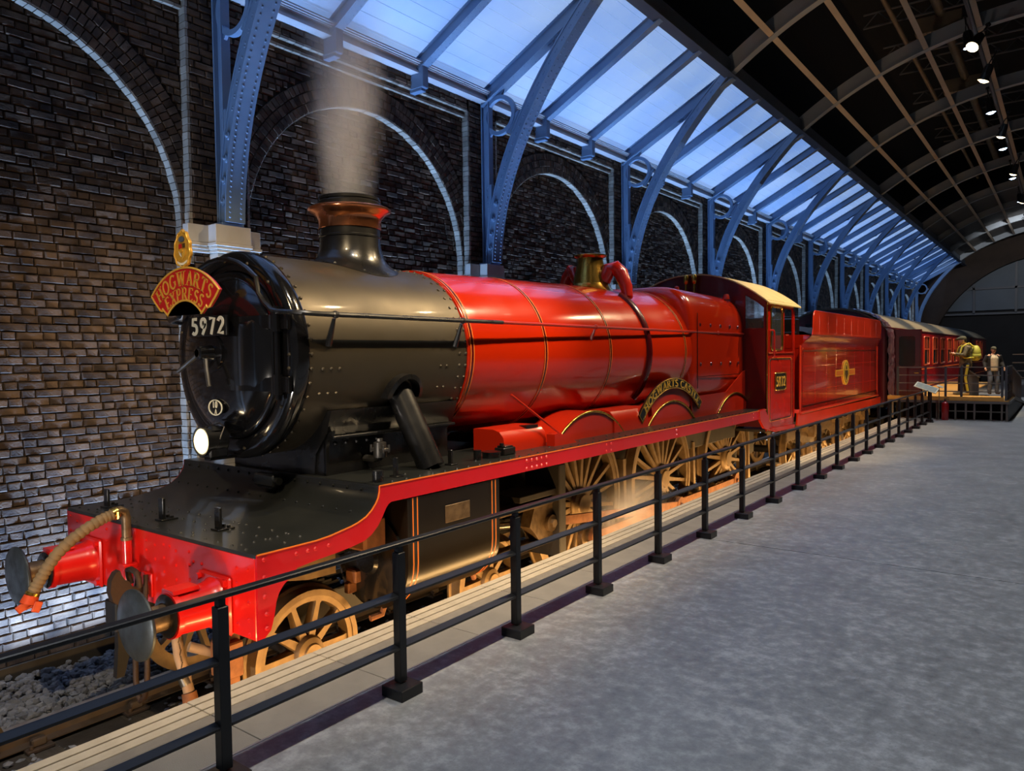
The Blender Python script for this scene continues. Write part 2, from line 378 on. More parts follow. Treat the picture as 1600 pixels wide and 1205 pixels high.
# ------------------------------------------------------------------ floor, platform edge
YF0, YF1 = -9.0, 52.0
XE, XS = 1.757, 2.385                 # coping edge over the track, far side of the edge slabs
JOINT = 3.85
for y0, y1 in ((YF0, JOINT - .004), (JOINT + .004, 14.0), (14.006, 30.0), (30.006, YF1)):
    MB().bb(XS + .012, 13.0, y0, y1, -.25, 0.0).build('floor', 'concrete', None, 0, kind='structure')
pf = MB().bb(XE + .03, 13.0, YF0, YF1, -1.3, -.255); pf.bb(XE + .03, XS + .012, YF0, YF1, -.255, -.05)
pf = pf.build('floor_base', 'groove', None, 0, kind='structure')
edge = MB().bb(XS - .002, XS + .010, YF0, YF1, -.06, .001).build('trim_1', 'metal_strip', None, 0, kind='structure')
TL = .765
strip_me = [MB().box((0, 0, -.03), (w, TL - .004, .06), None, .003).mesh('coping_strip', m) for w, m in ((.058, 'coping'), (.062, 'coping'), (.062, 'coping'))]
bord_me = MB().box((0, 0, -.03), (.075, TL - .004, .06), None, .002).mesh('border_strip', 'coping_dark')
slab_me = MB().box((0, 0, -.03), (.325, TL - .004, .06), None, .002).mesh('edge_slab', 'slab')
y = -3.78
while y < 44:
    yc = y + TL / 2 + .0
    for me, xc, nm in ((strip_me[0], XE + .030, 'coping_strip'), (strip_me[1], XE + .105, 'coping_strip'), (strip_me[2], XE + .181, 'coping_strip'), (bord_me, XE + .259, 'border_strip'), (slab_me, 2.219, 'edge_slab')):
        link(nm, me, pf, (xc, yc, 0))
    y += TL
# underside lip that carries the amber lamps
MB().bb(XE - .0, XE + .03, YF0, YF1, -.20, -.062).build('trim_2', 'plinth', None, 0, kind='structure')

# ------------------------------------------------------------------ track
bed = MB().bb(-2.45, XE + .03, -6, 50, -1.35, -1.10).build('trackbed', 'ballast_earth', None, 0, kind='structure')
def rail_profile(x):
    h = RAILZ
    return [(x - .035, h), (x + .035, h), (x + .036, h - .035), (x + .009, h - .048), (x + .009, h - .135), (x + .065, h - .15), (x + .065, h - .159), (x - .065, h - .159), (x - .065, h - .15), (x - .009, h - .135), (x - .009, h - .048), (x - .036, h - .035)]
for sx in (-.7525, .7525):
    p = rail_profile(sx)
    MB().prism(p, -6, 48, 'XZ').build('rail', 'rail_rust', bed, 20)
    MB().bb(sx - .031, sx + .031, -6, 48, RAILZ - .002, RAILZ + .002).build('rail_head', 'rail_head', bed, 0)
sl = MB().box((0, 0, 0), (2.6, .25, .13), None, .012).mesh('sleeper', 'sleeper')
ch = MB(); ch.bb(-.13, .13, -.09, .09, 0, .03, .006); ch.bb(-.10, -.045, -.05, .05, .03, .09, .01); ch.bb(.045, .10, -.05, .05, .03, .09, .01)
ch.cyl((-.11, .06, .03), (-.11, .06, .06), .014, n=8); ch.cyl((.11, -.06, .03), (.11, -.06, .06), .014, n=8)
chm = ch.mesh('rail_chair', 'rail_rust')
for i in range(34):
    yy = -2.6 + .7 * i
    s = link('sleeper', sl, bed, (0, yy, RAILZ - .159 - .065 - .03))
    for sx in (-.7525, .7525): link('rail_chair', chm, s, (sx, 0, .065))
# two loose links of chain lying against the far rail
# ballast stones
def stone_mesh(i):
    rnd = random.Random(100 + i); t = (1 + sqrt(5)) / 2
    V = [(-1, t, 0), (1, t, 0), (-1, -t, 0), (1, -t, 0), (0, -1, t), (0, 1, t), (0, -1, -t), (0, 1, -t), (t, 0, -1), (t, 0, 1), (-t, 0, -1), (-t, 0, 1)]
    Fc = [(0, 11, 5), (0, 5, 1), (0, 1, 7), (0, 7, 10), (0, 10, 11), (1, 5, 9), (5, 11, 4), (11, 10, 2), (10, 7, 6), (7, 1, 8), (3, 9, 4), (3, 4, 2), (3, 2, 6), (3, 6, 8), (3, 8, 9), (4, 9, 5), (2, 4, 11), (6, 2, 10), (8, 6, 7), (9, 8, 1)]
    sc = (rnd.uniform(.8, 1.25), rnd.uniform(.7, 1.05), rnd.uniform(.55, .85))
    V = [tuple(c / 1.9 * s * rnd.uniform(.78, 1.18) for c, s in zip(p, sc)) for p in V]
    return V, Fc
STN = [stone_mesh(i) for i in range(12)]
STM = []
for V, Fc in STN:
    b = MB(); b.add(V, Fc); STM.append(b.mesh('ballast_stone', 'ballast', sharp=0))
rnd = random.Random(5); placed = []
def stone_z(x, y):
    # shoulder of ballast is heaped towards the wall, low between the rails
    if x < -.82: return -1.075 + .05 * min(1, (-.82 - x) / .5) + .02 * sin(3 * y + x * 5)
    return -1.13 + .02 * sin(4 * y + 3 * x)
cand = []
for _ in range(2600): cand.append((rnd.uniform(-1.92, -.86), rnd.uniform(-1.6, 1.7)))
for _ in range(1400): cand.append((rnd.uniform(-.66, 1.6), rnd.uniform(-2.4, 1.5)))
for _ in range(2200): cand.append((rnd.uniform(-.6, 1.6), rnd.uniform(1.5, 24)))
for _ in range(500): cand.append((rnd.uniform(-1.92, -.9), rnd.uniform(1.7, 12)))
nobj = 0; mb = MB()
for x, y in cand:
    s = rnd.uniform(.024, .042) * (1.0 if y < 2 else 1.25); z = stone_z(x, y) + rnd.uniform(-.012, .028); a = rnd.uniform(0, 6.28); k = rnd.randrange(12)
    e = Matrix.Rotation(a, 3, 'Z') @ Matrix.Rotation(rnd.uniform(-.5, .5), 3, 'X')
    if nobj < 300 and -2.1 < x < -.9 and -.75 < y < .75 and rnd.random() < .42:
        nobj += 1; o = link('ballast_stone', STM[k], bed, (x, y, z + .012), e.to_euler()); o.scale = (s * 1.15,) * 3
    else:
        mb.add([e @ Vector(p) * s + Vector((x, y, z)) for p in STN[k][0]], STN[k][1])
mb.build('ballast_stones', 'ballast', bed, 0, kind='stuff')

# ------------------------------------------------------------------ brick wall with blind arches
P0, P1, P2 = -2.30, -2.19, -2.08       # panel face, spandrel face, pier and frieze face
AR, AZ = 1.86, 3.10                    # arch radius and springing height
PH = .355                              # half width of a pier
ZB, ZS, ZT = -1.10, 5.34, 5.62          # wall foot, string course, wall top
CH = .075
rb = random.Random(21)
def brick(mb, xf, y0, y1, z0, z1, d=.07, far=False):
    g = .0045; y0 += g; y1 -= g; z0 += g; z1 -= g
    if y1 - y0 < .012: return
    xf += rb.uniform(-.006, .006)
    if far:
        mb.add([(xf - d, y0, z0), (xf - d, y1, z0), (xf - d, y1, z1), (xf - d, y0, z1), (xf, y0, z0), (xf, y1, z0), (xf, y1, z1), (xf, y0, z1)], [(4, 5, 6, 7), (0, 1, 5, 4), (2, 3, 7, 6), (1, 2, 6, 5), (3, 0, 4, 7)]); return
    j = lambda a: rb.uniform(-a, a)
    i1 = min(.010, (y1 - y0) * .2)
    B = [(xf - d, y0, z0), (xf - d, y1, z0), (xf - d, y1, z1), (xf - d, y0, z1)]
    O = [(xf - .012, y0 + j(.004), z0 + j(.004)), (xf - .012, y1 + j(.004), z0 + j(.004)), (xf - .012, y1 + j(.004), z1 + j(.003)), (xf - .012, y0 + j(.004), z1 + j(.003))]
    I = [(xf + j(.006), y0 + i1 + j(.005), z0 + .009 + j(.004)), (xf + j(.006), y1 - i1 + j(.005), z0 + .009 + j(.004)), (xf + j(.006), y1 - i1 + j(.005), z1 - .008 + j(.003)), (xf + j(.006), y0 + i1 + j(.005), z1 - .008 + j(.003))]
    mb.add(B + O + I, [(0, 1, 5, 4), (1, 2, 6, 5), (2, 3, 7, 6), (3, 0, 4, 7), (4, 5, 9, 8), (5, 6, 10, 9), (6, 7, 11, 10), (7, 4, 8, 11), (8, 9, 10, 11)])
def courses(za, zb):
    n = round((zb - za) / CH)
    return [(i, za + i * CH, za + (i + 1) * CH) for i in range(n)]
def flemish(y0, y1, i):
    per = .3375; off = (per / 2 if i % 2 else 0) + .031 * ((i * 7) % 3)
    y = math.floor((y0 - off) / per) * per + off; out = []
    while y < y1:
        for a, b in ((y, y + .225), (y + .225, y + per)):
            a2, b2 = max(a, y0), min(b, y1)
            if b2 - a2 > .03: out.append((a2, b2))
        y += per
    return out
wl = MB()
wl.bb(P0 - .4, P0 - .022, -8, 50, -1.3, ZT + .6)
for k in range(NB0 - 2, NB1):
    yc = COL0 + BAY * (k + .5); ya, yb = yc - BAY / 2, yc + BAY / 2
    ap = [(yc + AR * cos(t), AZ + AR * sin(t)) for t in [pi * i / 28 for i in range(29)]]
    wl.prism([(ya, ZB), (yc - AR, ZB)] + ap[::-1] + [(yc + AR, ZB), (yb, ZB), (yb, ZS + .05), (ya, ZS + .05)], P0 - .1, P1 - .022, 'YZ')
    wl.bb(P1 - .1, P2 - .022, ya - .01, ya + PH - .012, ZB, ZT); wl.bb(P1 - .1, P2 - .022, yb - PH + .012, yb + .01, ZB, ZT)
wl.bb(P1 - .1, P1 + .03, -7, 48, ZS + .012, ZT); wl.bb(P1 - .1, P2 - .022, -7, 48, ZS + .085, ZT + .1)
wall = wl.build('wall_left', 'mortar', None, 0, kind='structure')

# shared meshes for the bricks one can pick out singly in the first arch
SV = []; HV = []
for i in range(10):
    b = MB(); brick(b, 0, -.1125, .1125, -CH / 2, CH / 2); SV.append(b.mesh('brick', 'brick', sharp=30))
    b = MB(); brick(b, 0, -.05625, .05625, -CH / 2, CH / 2); HV.append(b.mesh('brick', 'brick', sharp=30))
nsingle = 0
for k in range(NB0 - 2, NB1):
    yc = COL0 + BAY * (k + .5); ya, yb = yc - BAY / 2, yc + BAY / 2; far = k > 3
    pan = MB(); spa = MB(); pie = MB(); pal = MB(); rings = MB()
    for i, z0, z1 in courses(ZB, AZ + AR + .12):
        zm = (z0 + z1) / 2
        hw = AR + .05 if zm < AZ else (sqrt(max(0, (AR + .06) ** 2 - (zm - AZ) ** 2)))
        if hw <= .05: continue
        for a, b in flemish(yc - hw, yc + hw, i):
            w = b - a
            if k == NB0 - 1 and nsingle < 300 and -.30 < a and b < 1.60 and z0 > .25 and (abs(w - .225) < .001 or abs(w - .1125) < .001):
                nsingle += 1
                link('brick', rb.choice(SV if w > .2 else HV), wall, (P0 + rb.uniform(-.005, .005), (a + b) / 2, zm), kind_of='')
            else: brick(pan, P0, a, b, z0, z1, .05, far)
    RO = AR + .345
    for i, z0, z1 in courses(ZB, ZS):
        zm = (z0 + z1) / 2
        zlim = z0 if z0 > AZ else z1
        if z1 < AZ: hw = AR
        else: hw = sqrt(max(0, RO ** 2 - (z0 - AZ) ** 2)) if z0 >= AZ else RO
        for s0, s1 in ((ya + PH, yc - hw), (yc + hw, yb - PH)) if hw > 0.01 else ((ya + PH, yb - PH),):
            if s1 - s0 > .02:
                for a, b in flemish(s0, s1, i + 1): brick(spa, P1, a, b, z0, z1, .08, far)
    for r in range(3):                 # three rings of bricks on end round the arch
        r0, r1 = AR + r * .115, AR + (r + 1) * .115; n = int(pi * (r0 + r1) / 2 / .075)
        for i in range(n):
            t0, t1 = pi * i / n + .0016, pi * (i + 1) / n - .0016
            x = P1 + rb.uniform(-.004, .007); g = .004; d = .10
            q = [(yc + cos(t) * rr, AZ + sin(t) * rr) for rr, t in ((r0 + g, t0), (r1 - g, t0), (r1 - g, t1), (r0 + g, t1))]
            if abs(q[0][0] - yc) > BAY / 2 - PH + .1: continue
            c = (sum(p[0] for p in q) / 4, sum(p[1] for p in q) / 4)
            qi = [(p[0] + (c[0] - p[0]) * .10, p[1] + (c[1] - p[1]) * .10) for p in q]
            V = [(x - d, *p) for p in q] + [(x - .009, *p) for p in q] + [(x + rb.uniform(-.004, .004), *p) for p in qi]
            rings.add(V, [(0, 1, 5, 4), (1, 2, 6, 5), (2, 3, 7, 6), (3, 0, 4, 7), (4, 5, 9, 8), (5, 6, 10, 9), (6, 7, 11, 10), (7, 4, 8, 11), (8, 9, 10, 11)])
    # reveals: brick ends on arch and pier sides, uplight painted in as a paler colour
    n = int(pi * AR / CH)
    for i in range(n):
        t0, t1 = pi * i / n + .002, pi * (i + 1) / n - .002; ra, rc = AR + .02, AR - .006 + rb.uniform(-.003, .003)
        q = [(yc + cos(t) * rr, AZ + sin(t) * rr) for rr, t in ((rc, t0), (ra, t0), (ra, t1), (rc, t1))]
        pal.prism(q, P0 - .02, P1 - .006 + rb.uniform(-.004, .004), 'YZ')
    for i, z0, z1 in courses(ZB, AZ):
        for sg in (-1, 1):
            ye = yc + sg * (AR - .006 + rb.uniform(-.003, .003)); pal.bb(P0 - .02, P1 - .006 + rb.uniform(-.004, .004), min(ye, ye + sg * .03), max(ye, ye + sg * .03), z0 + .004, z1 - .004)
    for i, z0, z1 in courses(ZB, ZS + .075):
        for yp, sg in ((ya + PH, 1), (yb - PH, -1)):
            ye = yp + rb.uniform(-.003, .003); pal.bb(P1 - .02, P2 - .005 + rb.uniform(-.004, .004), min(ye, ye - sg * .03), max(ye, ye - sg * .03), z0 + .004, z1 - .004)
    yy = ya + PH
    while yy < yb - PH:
        pal.bb(P1 - .02, P1 + .050 + rb.uniform(-.003, .003), yy + .004, min(yy + .1085, yb - PH), ZS - .004, ZS + .030)  # corbel undersides, their lit look painted in with the paler brick
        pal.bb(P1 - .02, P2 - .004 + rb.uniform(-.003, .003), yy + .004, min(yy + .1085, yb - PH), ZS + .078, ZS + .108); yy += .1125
    for i, z0, z1 in courses(ZB, ZT):  # piers
        for s0, s1 in ((yb - PH + .03, yb + PH - .03),):
            for a, b in flemish(s0, s1, i): brick(pie, P2, a, b, z0, z1, .06, far)
    for z0 in (ZS + .033,):            # frieze courses between the piers
        for a, b in flemish(ya + PH, yb - PH, 0): brick(pie, P1 + .05, a, b, z0, z0 + .045, .05, True)
    for i, z0, z1 in courses(ZS + .11, ZT + .02):
        for a, b in flemish(ya + PH, yb - PH, i + 1): brick(pie, P2, a, b, z0, z1, .06, far)
    for mb, nm, m in ((pan, 'panel_bricks', 'brick'), (spa, 'spandrel_bricks', 'brick'), (rings, 'arch_bricks', 'brick'), (pie, 'pier_bricks', 'brick'), (pal, 'reveal_bricks', 'uplit_pale_brick')):
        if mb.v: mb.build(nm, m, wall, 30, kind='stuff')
for o in wall.children:
    if 'kind_of' in o: del o['kind_of']
# dark board that hides the wash lamps at the foot of the wall
MB().bb(-1.985, -1.955, -6, 48, -1.12, -.905).build('baseboard_left', 'plinth', None, 0, kind='structure')
MB().bb(-2.07, -1.985, -6, 48, -1.16, -1.10).build('trim_3', 'plinth', None, 0, kind='structure')
# ------------------------------------------------------------------ stone capitals on the piers
def capital_mesh():
    b = MB()
    def block(x1, hw, z0, z1): b.bb(P2 - .03, x1, -hw, hw, z0, z1, .006)
    block(P2 + .07, .43, 2.93, 3.115)          # wide block across the pier
    block(P2 + .22, .21, 2.93, 3.120)          # breaks forward under the column
    for i, (o, z0, z1) in enumerate(((.055, 2.895, 2.93), (.035, 2.862, 2.895), (.015, 2.83, 2.862))):
        b.bb(P2 - .03, P2 + .03 + o, -.385 - o, .385 + o, z0, z1, .004); b.bb(P2 - .03, P2 + .18 + o, -.165 - o, .165 + o, z0, z1, .004)
    b.bb(P2 - .03, P2 + .15, -.15, .15, ZB, 2.83, .005)   # pale half-pillar below
    return b.mesh('capital', 'stone')
cm = capital_mesh()
for k in range(NB0 - 1, NB1 + 1): link('capital', cm, wall, (0, COL0 + BAY * k, 0))

# ------------------------------------------------------------------ roof: cornice, skylight, rafters, vault
EZ0, EX0 = 5.76, -2.10                 # foot of the glazing
EZ1, EX1 = 6.93, 0.13                  # head of the glazing
SLX, SLZ = EX1 - EX0, EZ1 - EZ0; SLL = hypot(SLX, SLZ); SU = Vector((SLX / SLL, 0, SLZ / SLL)); SN = Vector((SU.z, 0, -SU.x))  # SN points down into the hall
YR0, YR1 = -4.5, COL0 + BAY * NB1 + 1.0
cor = MB()
for x1, z0, z1 in ((-1.93, 5.60, 5.63), (-1.97, 5.63, 5.70), (-1.92, 5.70, 5.715), (-1.90, 5.72, 5.735), (-1.88, 5.74, 5.76)):
    cor.bb(-2.35, x1, YR0, YR1, z0, z1)
cor.build('trim_4', 'cornice', None, 0, kind='structure')
ceil = MB()
CVX, CVZ, CVR = 4.83, .48, 7.87
def vault(r, t): return (CVX + r * cos(t), CVZ + r * sin(t))
TV0 = atan2(6.86 - CVZ, .18 - CVX); TV1 = pi - TV0
ceil.ring_loft([[(*(lambda p: (p[0], yy, p[1]))(vault(CVR + 2.6, TV0 + .25 + (TV1 - TV0 - .5) * i / 24)),) for i in range(25)] for yy in (YR0 - 4, 52)], False)
ceil.bb(-2.6, 13.2, YR0 - 4, 52, 11.2, 11.4)
ceil = ceil.build('ceiling', 'void_black', None, 0, kind='structure')
# glazing strips: each board of the skylight is a pane of its own
NR = int(round((YR1 - COL0) / 1.5)); NP = 12
pw = SLL / NP
pm = MB(); e = .012
R3 = Matrix((SU, Vector((0, 1, 0)), -SN)).transposed()
pm.box((0, 0, 0), (pw - e, 1.43, .03), R3); pm = pm.mesh('pane', 'skylight_pane', sharp=0)
win = MB(); c0 = Vector((EX0, (YR0 + YR1) / 2, EZ0)) + SU * (SLL / 2) - SN * .05
win.box(c0, (SLL, YR1 - YR0, .03), R3)
win = win.build('window_1', 'iron_dark', None, 0, kind='structure')
raf = MB(); raf.bb
def rafter_mesh(w, d, name):
    b = MB()
    O = Vector((EX0, 0, EZ0)) - SU * .05
    L2 = SLL + .08
    b.box(O + SU * (L2 / 2) + SN * (d / 2 - .01), (L2, w * .35, d), R3)
    b.box(O + SU * (L2 / 2) + SN * (d), (L2, w, .016), R3)
    b.box(O + SU * (L2 / 2) + SN * (.012), (L2, w * 1.05, .016), R3)
    n = 34
    for i in range(n):
        for s in (-1, 1): b.rivet(O + SU * (.1 + (L2 - .15) * i / (n - 1)) + SN * (d + .008) + Vector((0, s * w * .32, 0)), SN, .009, .007)
    return b.mesh(name, 'iron_blue')
rm1 = rafter_mesh(.13, .17, 'rafter'); rm2 = rafter_mesh(.17, .21, 'main_rafter')
blk = MB(); blk.bb(-2.12, -1.86, -.06, .06, 5.40, 5.72, .01); blk.bb(-2.12, -1.90, -.05, .05, 5.36, 5.40, .006); blk = blk.mesh('rafter_foot', 'iron_blue')
for j in range(-4, 3 * NB1 + 1):
    yy = COL0 + 1.5 * j; main = j % 3 == 0
    r = link('main_rafter' if main else 'rafter', rm2 if main else rm1, ceil, (0, yy, 0))
    if not main: link('rafter_foot', blk, r, (0, 0, 0))
    for i in range(NP):
        p = Vector((EX0, 0, EZ0)) + SU * (pw * (i + .5)); link('pane', pm, win, (p.x, yy + .75, p.z))
# head beam of the glazing, vault ribs and purlins
hb = MB(); hb.bb(.10, .30, YR0, YR1 + 2, 6.78, 6.80); hb.bb(.17, .20, YR0, YR1 + 2, 6.80, 7.12); hb.build('head_beam', 'iron_dark', ceil, 0)
def rib_mesh():
    rg = []; n = 40; fl = []
    for i in range(n + 1):
        t = TV0 + (TV1 - TV0) * i / n
        a, c = vault(CVR, t), vault(CVR + .30, t); rg.append([(a[0], -.02, a[1]), (a[0], .02, a[1]), (c[0], .02, c[1]), (c[0], -.02, c[1])])
        a, c = vault(CVR - .012, t), vault(CVR + .006, t); fl.append([(a[0], -.085, a[1]), (a[0], .085, a[1]), (c[0], .085, c[1]), (c[0], -.085, c[1])])
    b = MB(); b.ring_loft(rg, True, True, True); b.ring_loft(fl, True, True, True); return b.mesh('vault_rib', 'rib_steel', sharp=30)
rbm = rib_mesh()
for k in range(-1, NB1 + 1): link('vault_rib', rbm, ceil, (0, COL0 + BAY * k, 0))
dt = 1.0 / CVR; t = TV0 - .115; nper = 0
pts = [t]
while t > TV1 + .05: t -= .124; pts.append(t)
for t in pts:
    a = vault(CVR, t); nn = Vector((cos(t), 0, sin(t))); tt = Vector((-sin(t), 0, cos(t)))
    rot = Matrix((tt, Vector((0, 1, 0)), nn)).transposed()
    b = MB()
    for k in range(-1, NB1):
        y0, y1 = COL0 + BAY * k + .03, COL0 + BAY * (k + 1) - .03
        b = MB(); b.box(Vector((a[0], (y0 + y1) / 2, a[1])) + nn * .11, (.02, y1 - y0, .22), rot); b.box(Vector((a[0], (y0 + y1) / 2, a[1])), (.10, y1 - y0, .014), rot)
        b.build('purlin', 'purlin_steel', ceil, 0)
# boarded roof panels at the far end of the vault
allp = [TV0] + pts
for k in range(7, NB1):
    y0, y1 = COL0 + BAY * k, COL0 + BAY * (k + 1)
    for i in range(len(allp) - 1):
        b = MB(); q0, q1 = vault(CVR + .27, allp[i] - .004), vault(CVR + .27, allp[i + 1] + .004)
        b.ring_loft([[(q0[0], y0 + .03, q0[1]), (q0[0], y1 - .03, q0[1])], [(q1[0], y0 + .03, q1[1]), (q1[0], y1 - .03, q1[1])]], False); b.build('roof_panel', 'roof_panel', ceil, 0)
# pipes, ducts and lighting trusses in the dark above the vault
rs = random.Random(3)
for i, (x, z, r, m) in enumerate(((2.2, 8.7, .05, 'duct'), (2.9, 9.1, .10, 'duct'), (4.4, 9.2, .05, 'truss'), (4.9, 9.5, .16, 'truss'), (6.2, 9.3, .06, 'duct'), (7.0, 8.9, .05, 'truss'))):
    MB().cyl((x, -6, z), (x, 33, z), r, n=10).build('pipe', m, ceil)
for y in [(-2 + 2.25 * i) for i in range(15)]:
    z = 8.95 + rs.uniform(0, .4); b = MB()
    b.cyl((1.4, y, z), (9, y, z), .025, n=6); b.cyl((1.4, y, z + .3), (9, y, z + .3), .025, n=6)
    for i in range(12): b.cyl((1.4 + .6 * i, y, z), (1.7 + .6 * i, y, z + .3), .014, n=5); b.cyl((1.7 + .6 * i, y, z + .3), (2.0 + .6 * i, y, z), .014, n=5)
    b.build('lighting_truss', 'truss', ceil)
for y in (6.5, 11.8, 16.3, 21): 
    b = MB(); b.bb(2.4, 3.3, y, y + .5, 8.75, 9.1, .01)
    for i in range(9): b.bb(2.42 + .1 * i, 2.45 + .1 * i, y + .02, y + .48, 8.735, 8.75)
    b.build('air_grille', 'duct', ceil)

# ------------------------------------------------------------------ far gable, right wall
GY = 49.5
gb = MB()
def ringpts(r, z0=-1.3, n=40): return [(CVX + r * cos(pi * i / n), CVZ + .2 + r * sin(pi * i / n)) for i in range(n + 1)]
gb.bb(-2.6, 13.2, GY + .5, GY + .8, -1.4, 11.4)
gw = gb.build('wall_far', 'dark_wall', None, 0, kind='structure')
ro, ri = 9.6, 6.55
o_, i_ = ringpts(ro), ringpts(ri)
b = MB(); rgs = []
for a, c in zip(o_, i_): rgs.append([(a[0], GY - .1, a[1]), (c[0], GY - .1, c[1]), (c[0], GY + .5, c[1]), (a[0], GY + .5, a[1])])
b.ring_loft(rgs, True, True, True); b.build('gable_arch', 'gable', gw, 30)
b = MB(); b.prism([p for p in ringpts(ri - .0) if p[1] > 3.9] , GY + .38, GY + .46, 'XZ'); b.build('lunette', 'lunette', gw, 0)
for x in (CVX - 4.2, CVX - 2.1, CVX, CVX + 2.1, CVX + 4.2): MB().bb(x - .06, x + .06, GY + .3, GY + .38, 3.9, CVZ + .2 + sqrt(ri ** 2 - (x - CVX) ** 2)).build('mullion', 'truss', gw, 0)
for z in (3.9, 5.4): MB().bb(CVX - sqrt(max(.1, ri ** 2 - (z - .68) ** 2)), CVX + sqrt(max(.1, ri ** 2 - (z - .68) ** 2)), GY + .3, GY + .38, z - .06, z + .06).build('transom', 'truss', gw, 0)
MB().bb(13.0, 13.2, -9, 50, -.3, 9).build('wall_right', 'dark_wall', None, 0, kind='structure')

# ------------------------------------------------------------------ iron column brackets
def bez(p0, p1, p2, p3, n):
    P = [Vector(p) for p in (p0, p1, p2, p3)]; out = []
    for i in range(n + 1):
        t = i / n; out.append(P[0] * (1 - t) ** 3 + P[1] * 3 * t * (1 - t) ** 2 + P[2] * 3 * t * t * (1 - t) + P[3] * t ** 3)
    return out
def make_bracket():
    root = link('iron_bracket', None)
    px = -1.99
    b = MB()                                         # standing post: web and two flanges
    b.bb(px - .055, px + .055, -.012, .012, 3.14, 5.72); b.bb(px - .075, px - .055, -.065, .065, 3.14, 5.72, .004); b.bb(px + .05, px + .07, -.055, .055, 3.14, 5.72, .004)
    b.bb(px - .09, px + .13, -.13, .13, 3.115, 3.15, .006); b.build('post', 'iron_blue', root)
    b = MB(); b.bb(px + .055, px + .10, -.045, .045, 3.15, 4.35, .012); b.cyl((px + .08, 0, 3.15), (px + .08, 0, 3.32), .085, .05, 14); b.build('post_boss', 'iron_blue', root)
    # arched brace: the lower flange, the upper flange and the web between
    lo = bez((-1.83, 0, 3.15), (-1.80, 0, 4.15), (-1.35, 0, 5.35), (.16, 0, 6.785), 30)
    up = bez((-1.96, 0, 3.15), (-1.95, 0, 4.25), (-1.42, 0, 5.50), (.02, 0, 6.86), 30)
    b = MB(); rg = [[a + Vector((0, s, 0)) for a, s in ((l, -.085), (l, .085), (u, .085), (u, -.085))] for l, u in zip(lo, up)]
    b.ring_loft(rg, True, True, True); br = b.build('arched_brace', 'iron_blue', root)
    b = MB(); b.strip(lo, (0, .115, 0), .010); b.build('lower_flange', 'iron_blue', root, 30)
    b = MB(); b.strip(up, (0, .10, 0), .010); b.build('upper_flange', 'iron_blue', root, 30)
    b = MB()
    for i in range(1, 58):
        t = i / 58 * 30; k = int(t); f = t - k; p = lo[k] * (1 - f) + lo[min(k + 1, 30)] * f
        d = (lo[min(k + 1, 30)] - lo[k]).normalized(); n = Vector((d.z, 0, -d.x))
        for s in (-.065, .065): b.rivet(p + n * .010 + Vector((0, s, 0)), n, .015, .012)
        cw = (p * .45 + up[min(k, 30)] * .55)
        if k > 9: b.rivet(cw + Vector((0, -.085, 0)), (0, -1, 0), .014, .011)
    b.build('rivets', 'iron_blue', root, kind='stuff')
    b = MB()                                         # raised bosses on the brace near its foot
    for i in (2, 4, 6, 8):
        c = (lo[i] + up[i]) / 2
        for s in (-1, 1): b = MB(); b.lathe([(.045, s * .08), (.040, s * .108), (.022, s * .11), (.012, s * .132), (0, s * .135)], c, 'Y', 14); b.build('boss', 'iron_blue', root)
    b = MB()                                         # big ring in the corner
    cx, cz, R = -1.735, 5.37, .27; rg = []
    for i in range(36):
        a = 2 * pi * i / 36; c, s = cos(a), sin(a)
        rg.append([(cx + c * rr, yy, cz + s * rr) for rr, yy in ((R - .03, -.035), (R + .03, -.035), (R + .03, .035), (R - .03, .035))])
    b.ring_loft(rg, True, loop=True); b.build('ring', 'iron_blue', root, 30)
    b = MB(); b.prism([(-1.98, 5.60), (-1.93, 5.53), (-1.86, 5.60), (-1.80, 5.645), (-1.72, 5.645), (-1.66, 5.72), (-1.62, 5.86), (-1.98, 5.68)], -.02, .02, 'XZ'); b.build('corner_web', 'iron_blue', root, 30)
    b = MB(); b.prism([(-1.99, 5.25), (-1.94, 5.20), (-1.88, 5.13), (-1.90, 5.09), (-1.95, 5.05), (-1.97, 4.95), (-1.99, 4.95)], -.02, .02, 'XZ'); b.build('corner_web', 'iron_blue', root, 30)
    b = MB(); b.prism([(-1.55, 5.16), (-1.49, 5.24), (-1.47, 5.33), (-1.36, 5.38), (-1.55, 5.06), (-1.62, 5.10)], -.02, .02, 'XZ')
    b.build('corner_web', 'iron_blue', root, 30)
    b = MB()                                         # graded pierced circles in the sharp upper angle
    for x, z, r in ((-.80, 6.235, .062), (-.705, 6.305, .052), (-.62, 6.365, .044), (-.55, 6.415, .036), (-.49, 6.46, .03)):
        rg = []
        for i in range(16):
            a = 2 * pi * i / 16; rg.append([(x + cos(a) * rr, yy, z + sin(a) * rr) for rr, yy in ((r - .012, -.02), (r + .008, -.02), (r + .008, .02), (r - .012, .02))])
        b.ring_loft(rg, True, loop=True)
    b.prism([(-.46, 6.47), (-.40, 6.43), (.0, 6.75), (-.05, 6.80)], -.015, .015, 'XZ')
    b.build('pierced_web', 'iron_blue', root, 30)
    b = MB()
    for x, z, r in ((-1.965, 4.28, .045), (-1.967, 4.17, .036), (-1.968, 4.08, .028), (-1.968, 4.01, .02)):
        rg = []
        for i in range(14):
            a = 2 * pi * i / 14; rg.append([(x + cos(a) * rr, yy, z + sin(a) * rr) for rr, yy in ((r - .010, -.02), (r + .006, -.02), (r + .006, .02), (r - .010, .02))])
        b.ring_loft(rg, True, loop=True)
    b.build('lower_pierced_web', 'iron_blue', root, 30)
    return root
proto = make_bracket()
ORD = ['nearest', 'second', 'third', 'fourth', 'fifth', 'sixth', 'seventh', 'eighth', 'ninth', 'tenth', 'eleventh', 'twelfth']
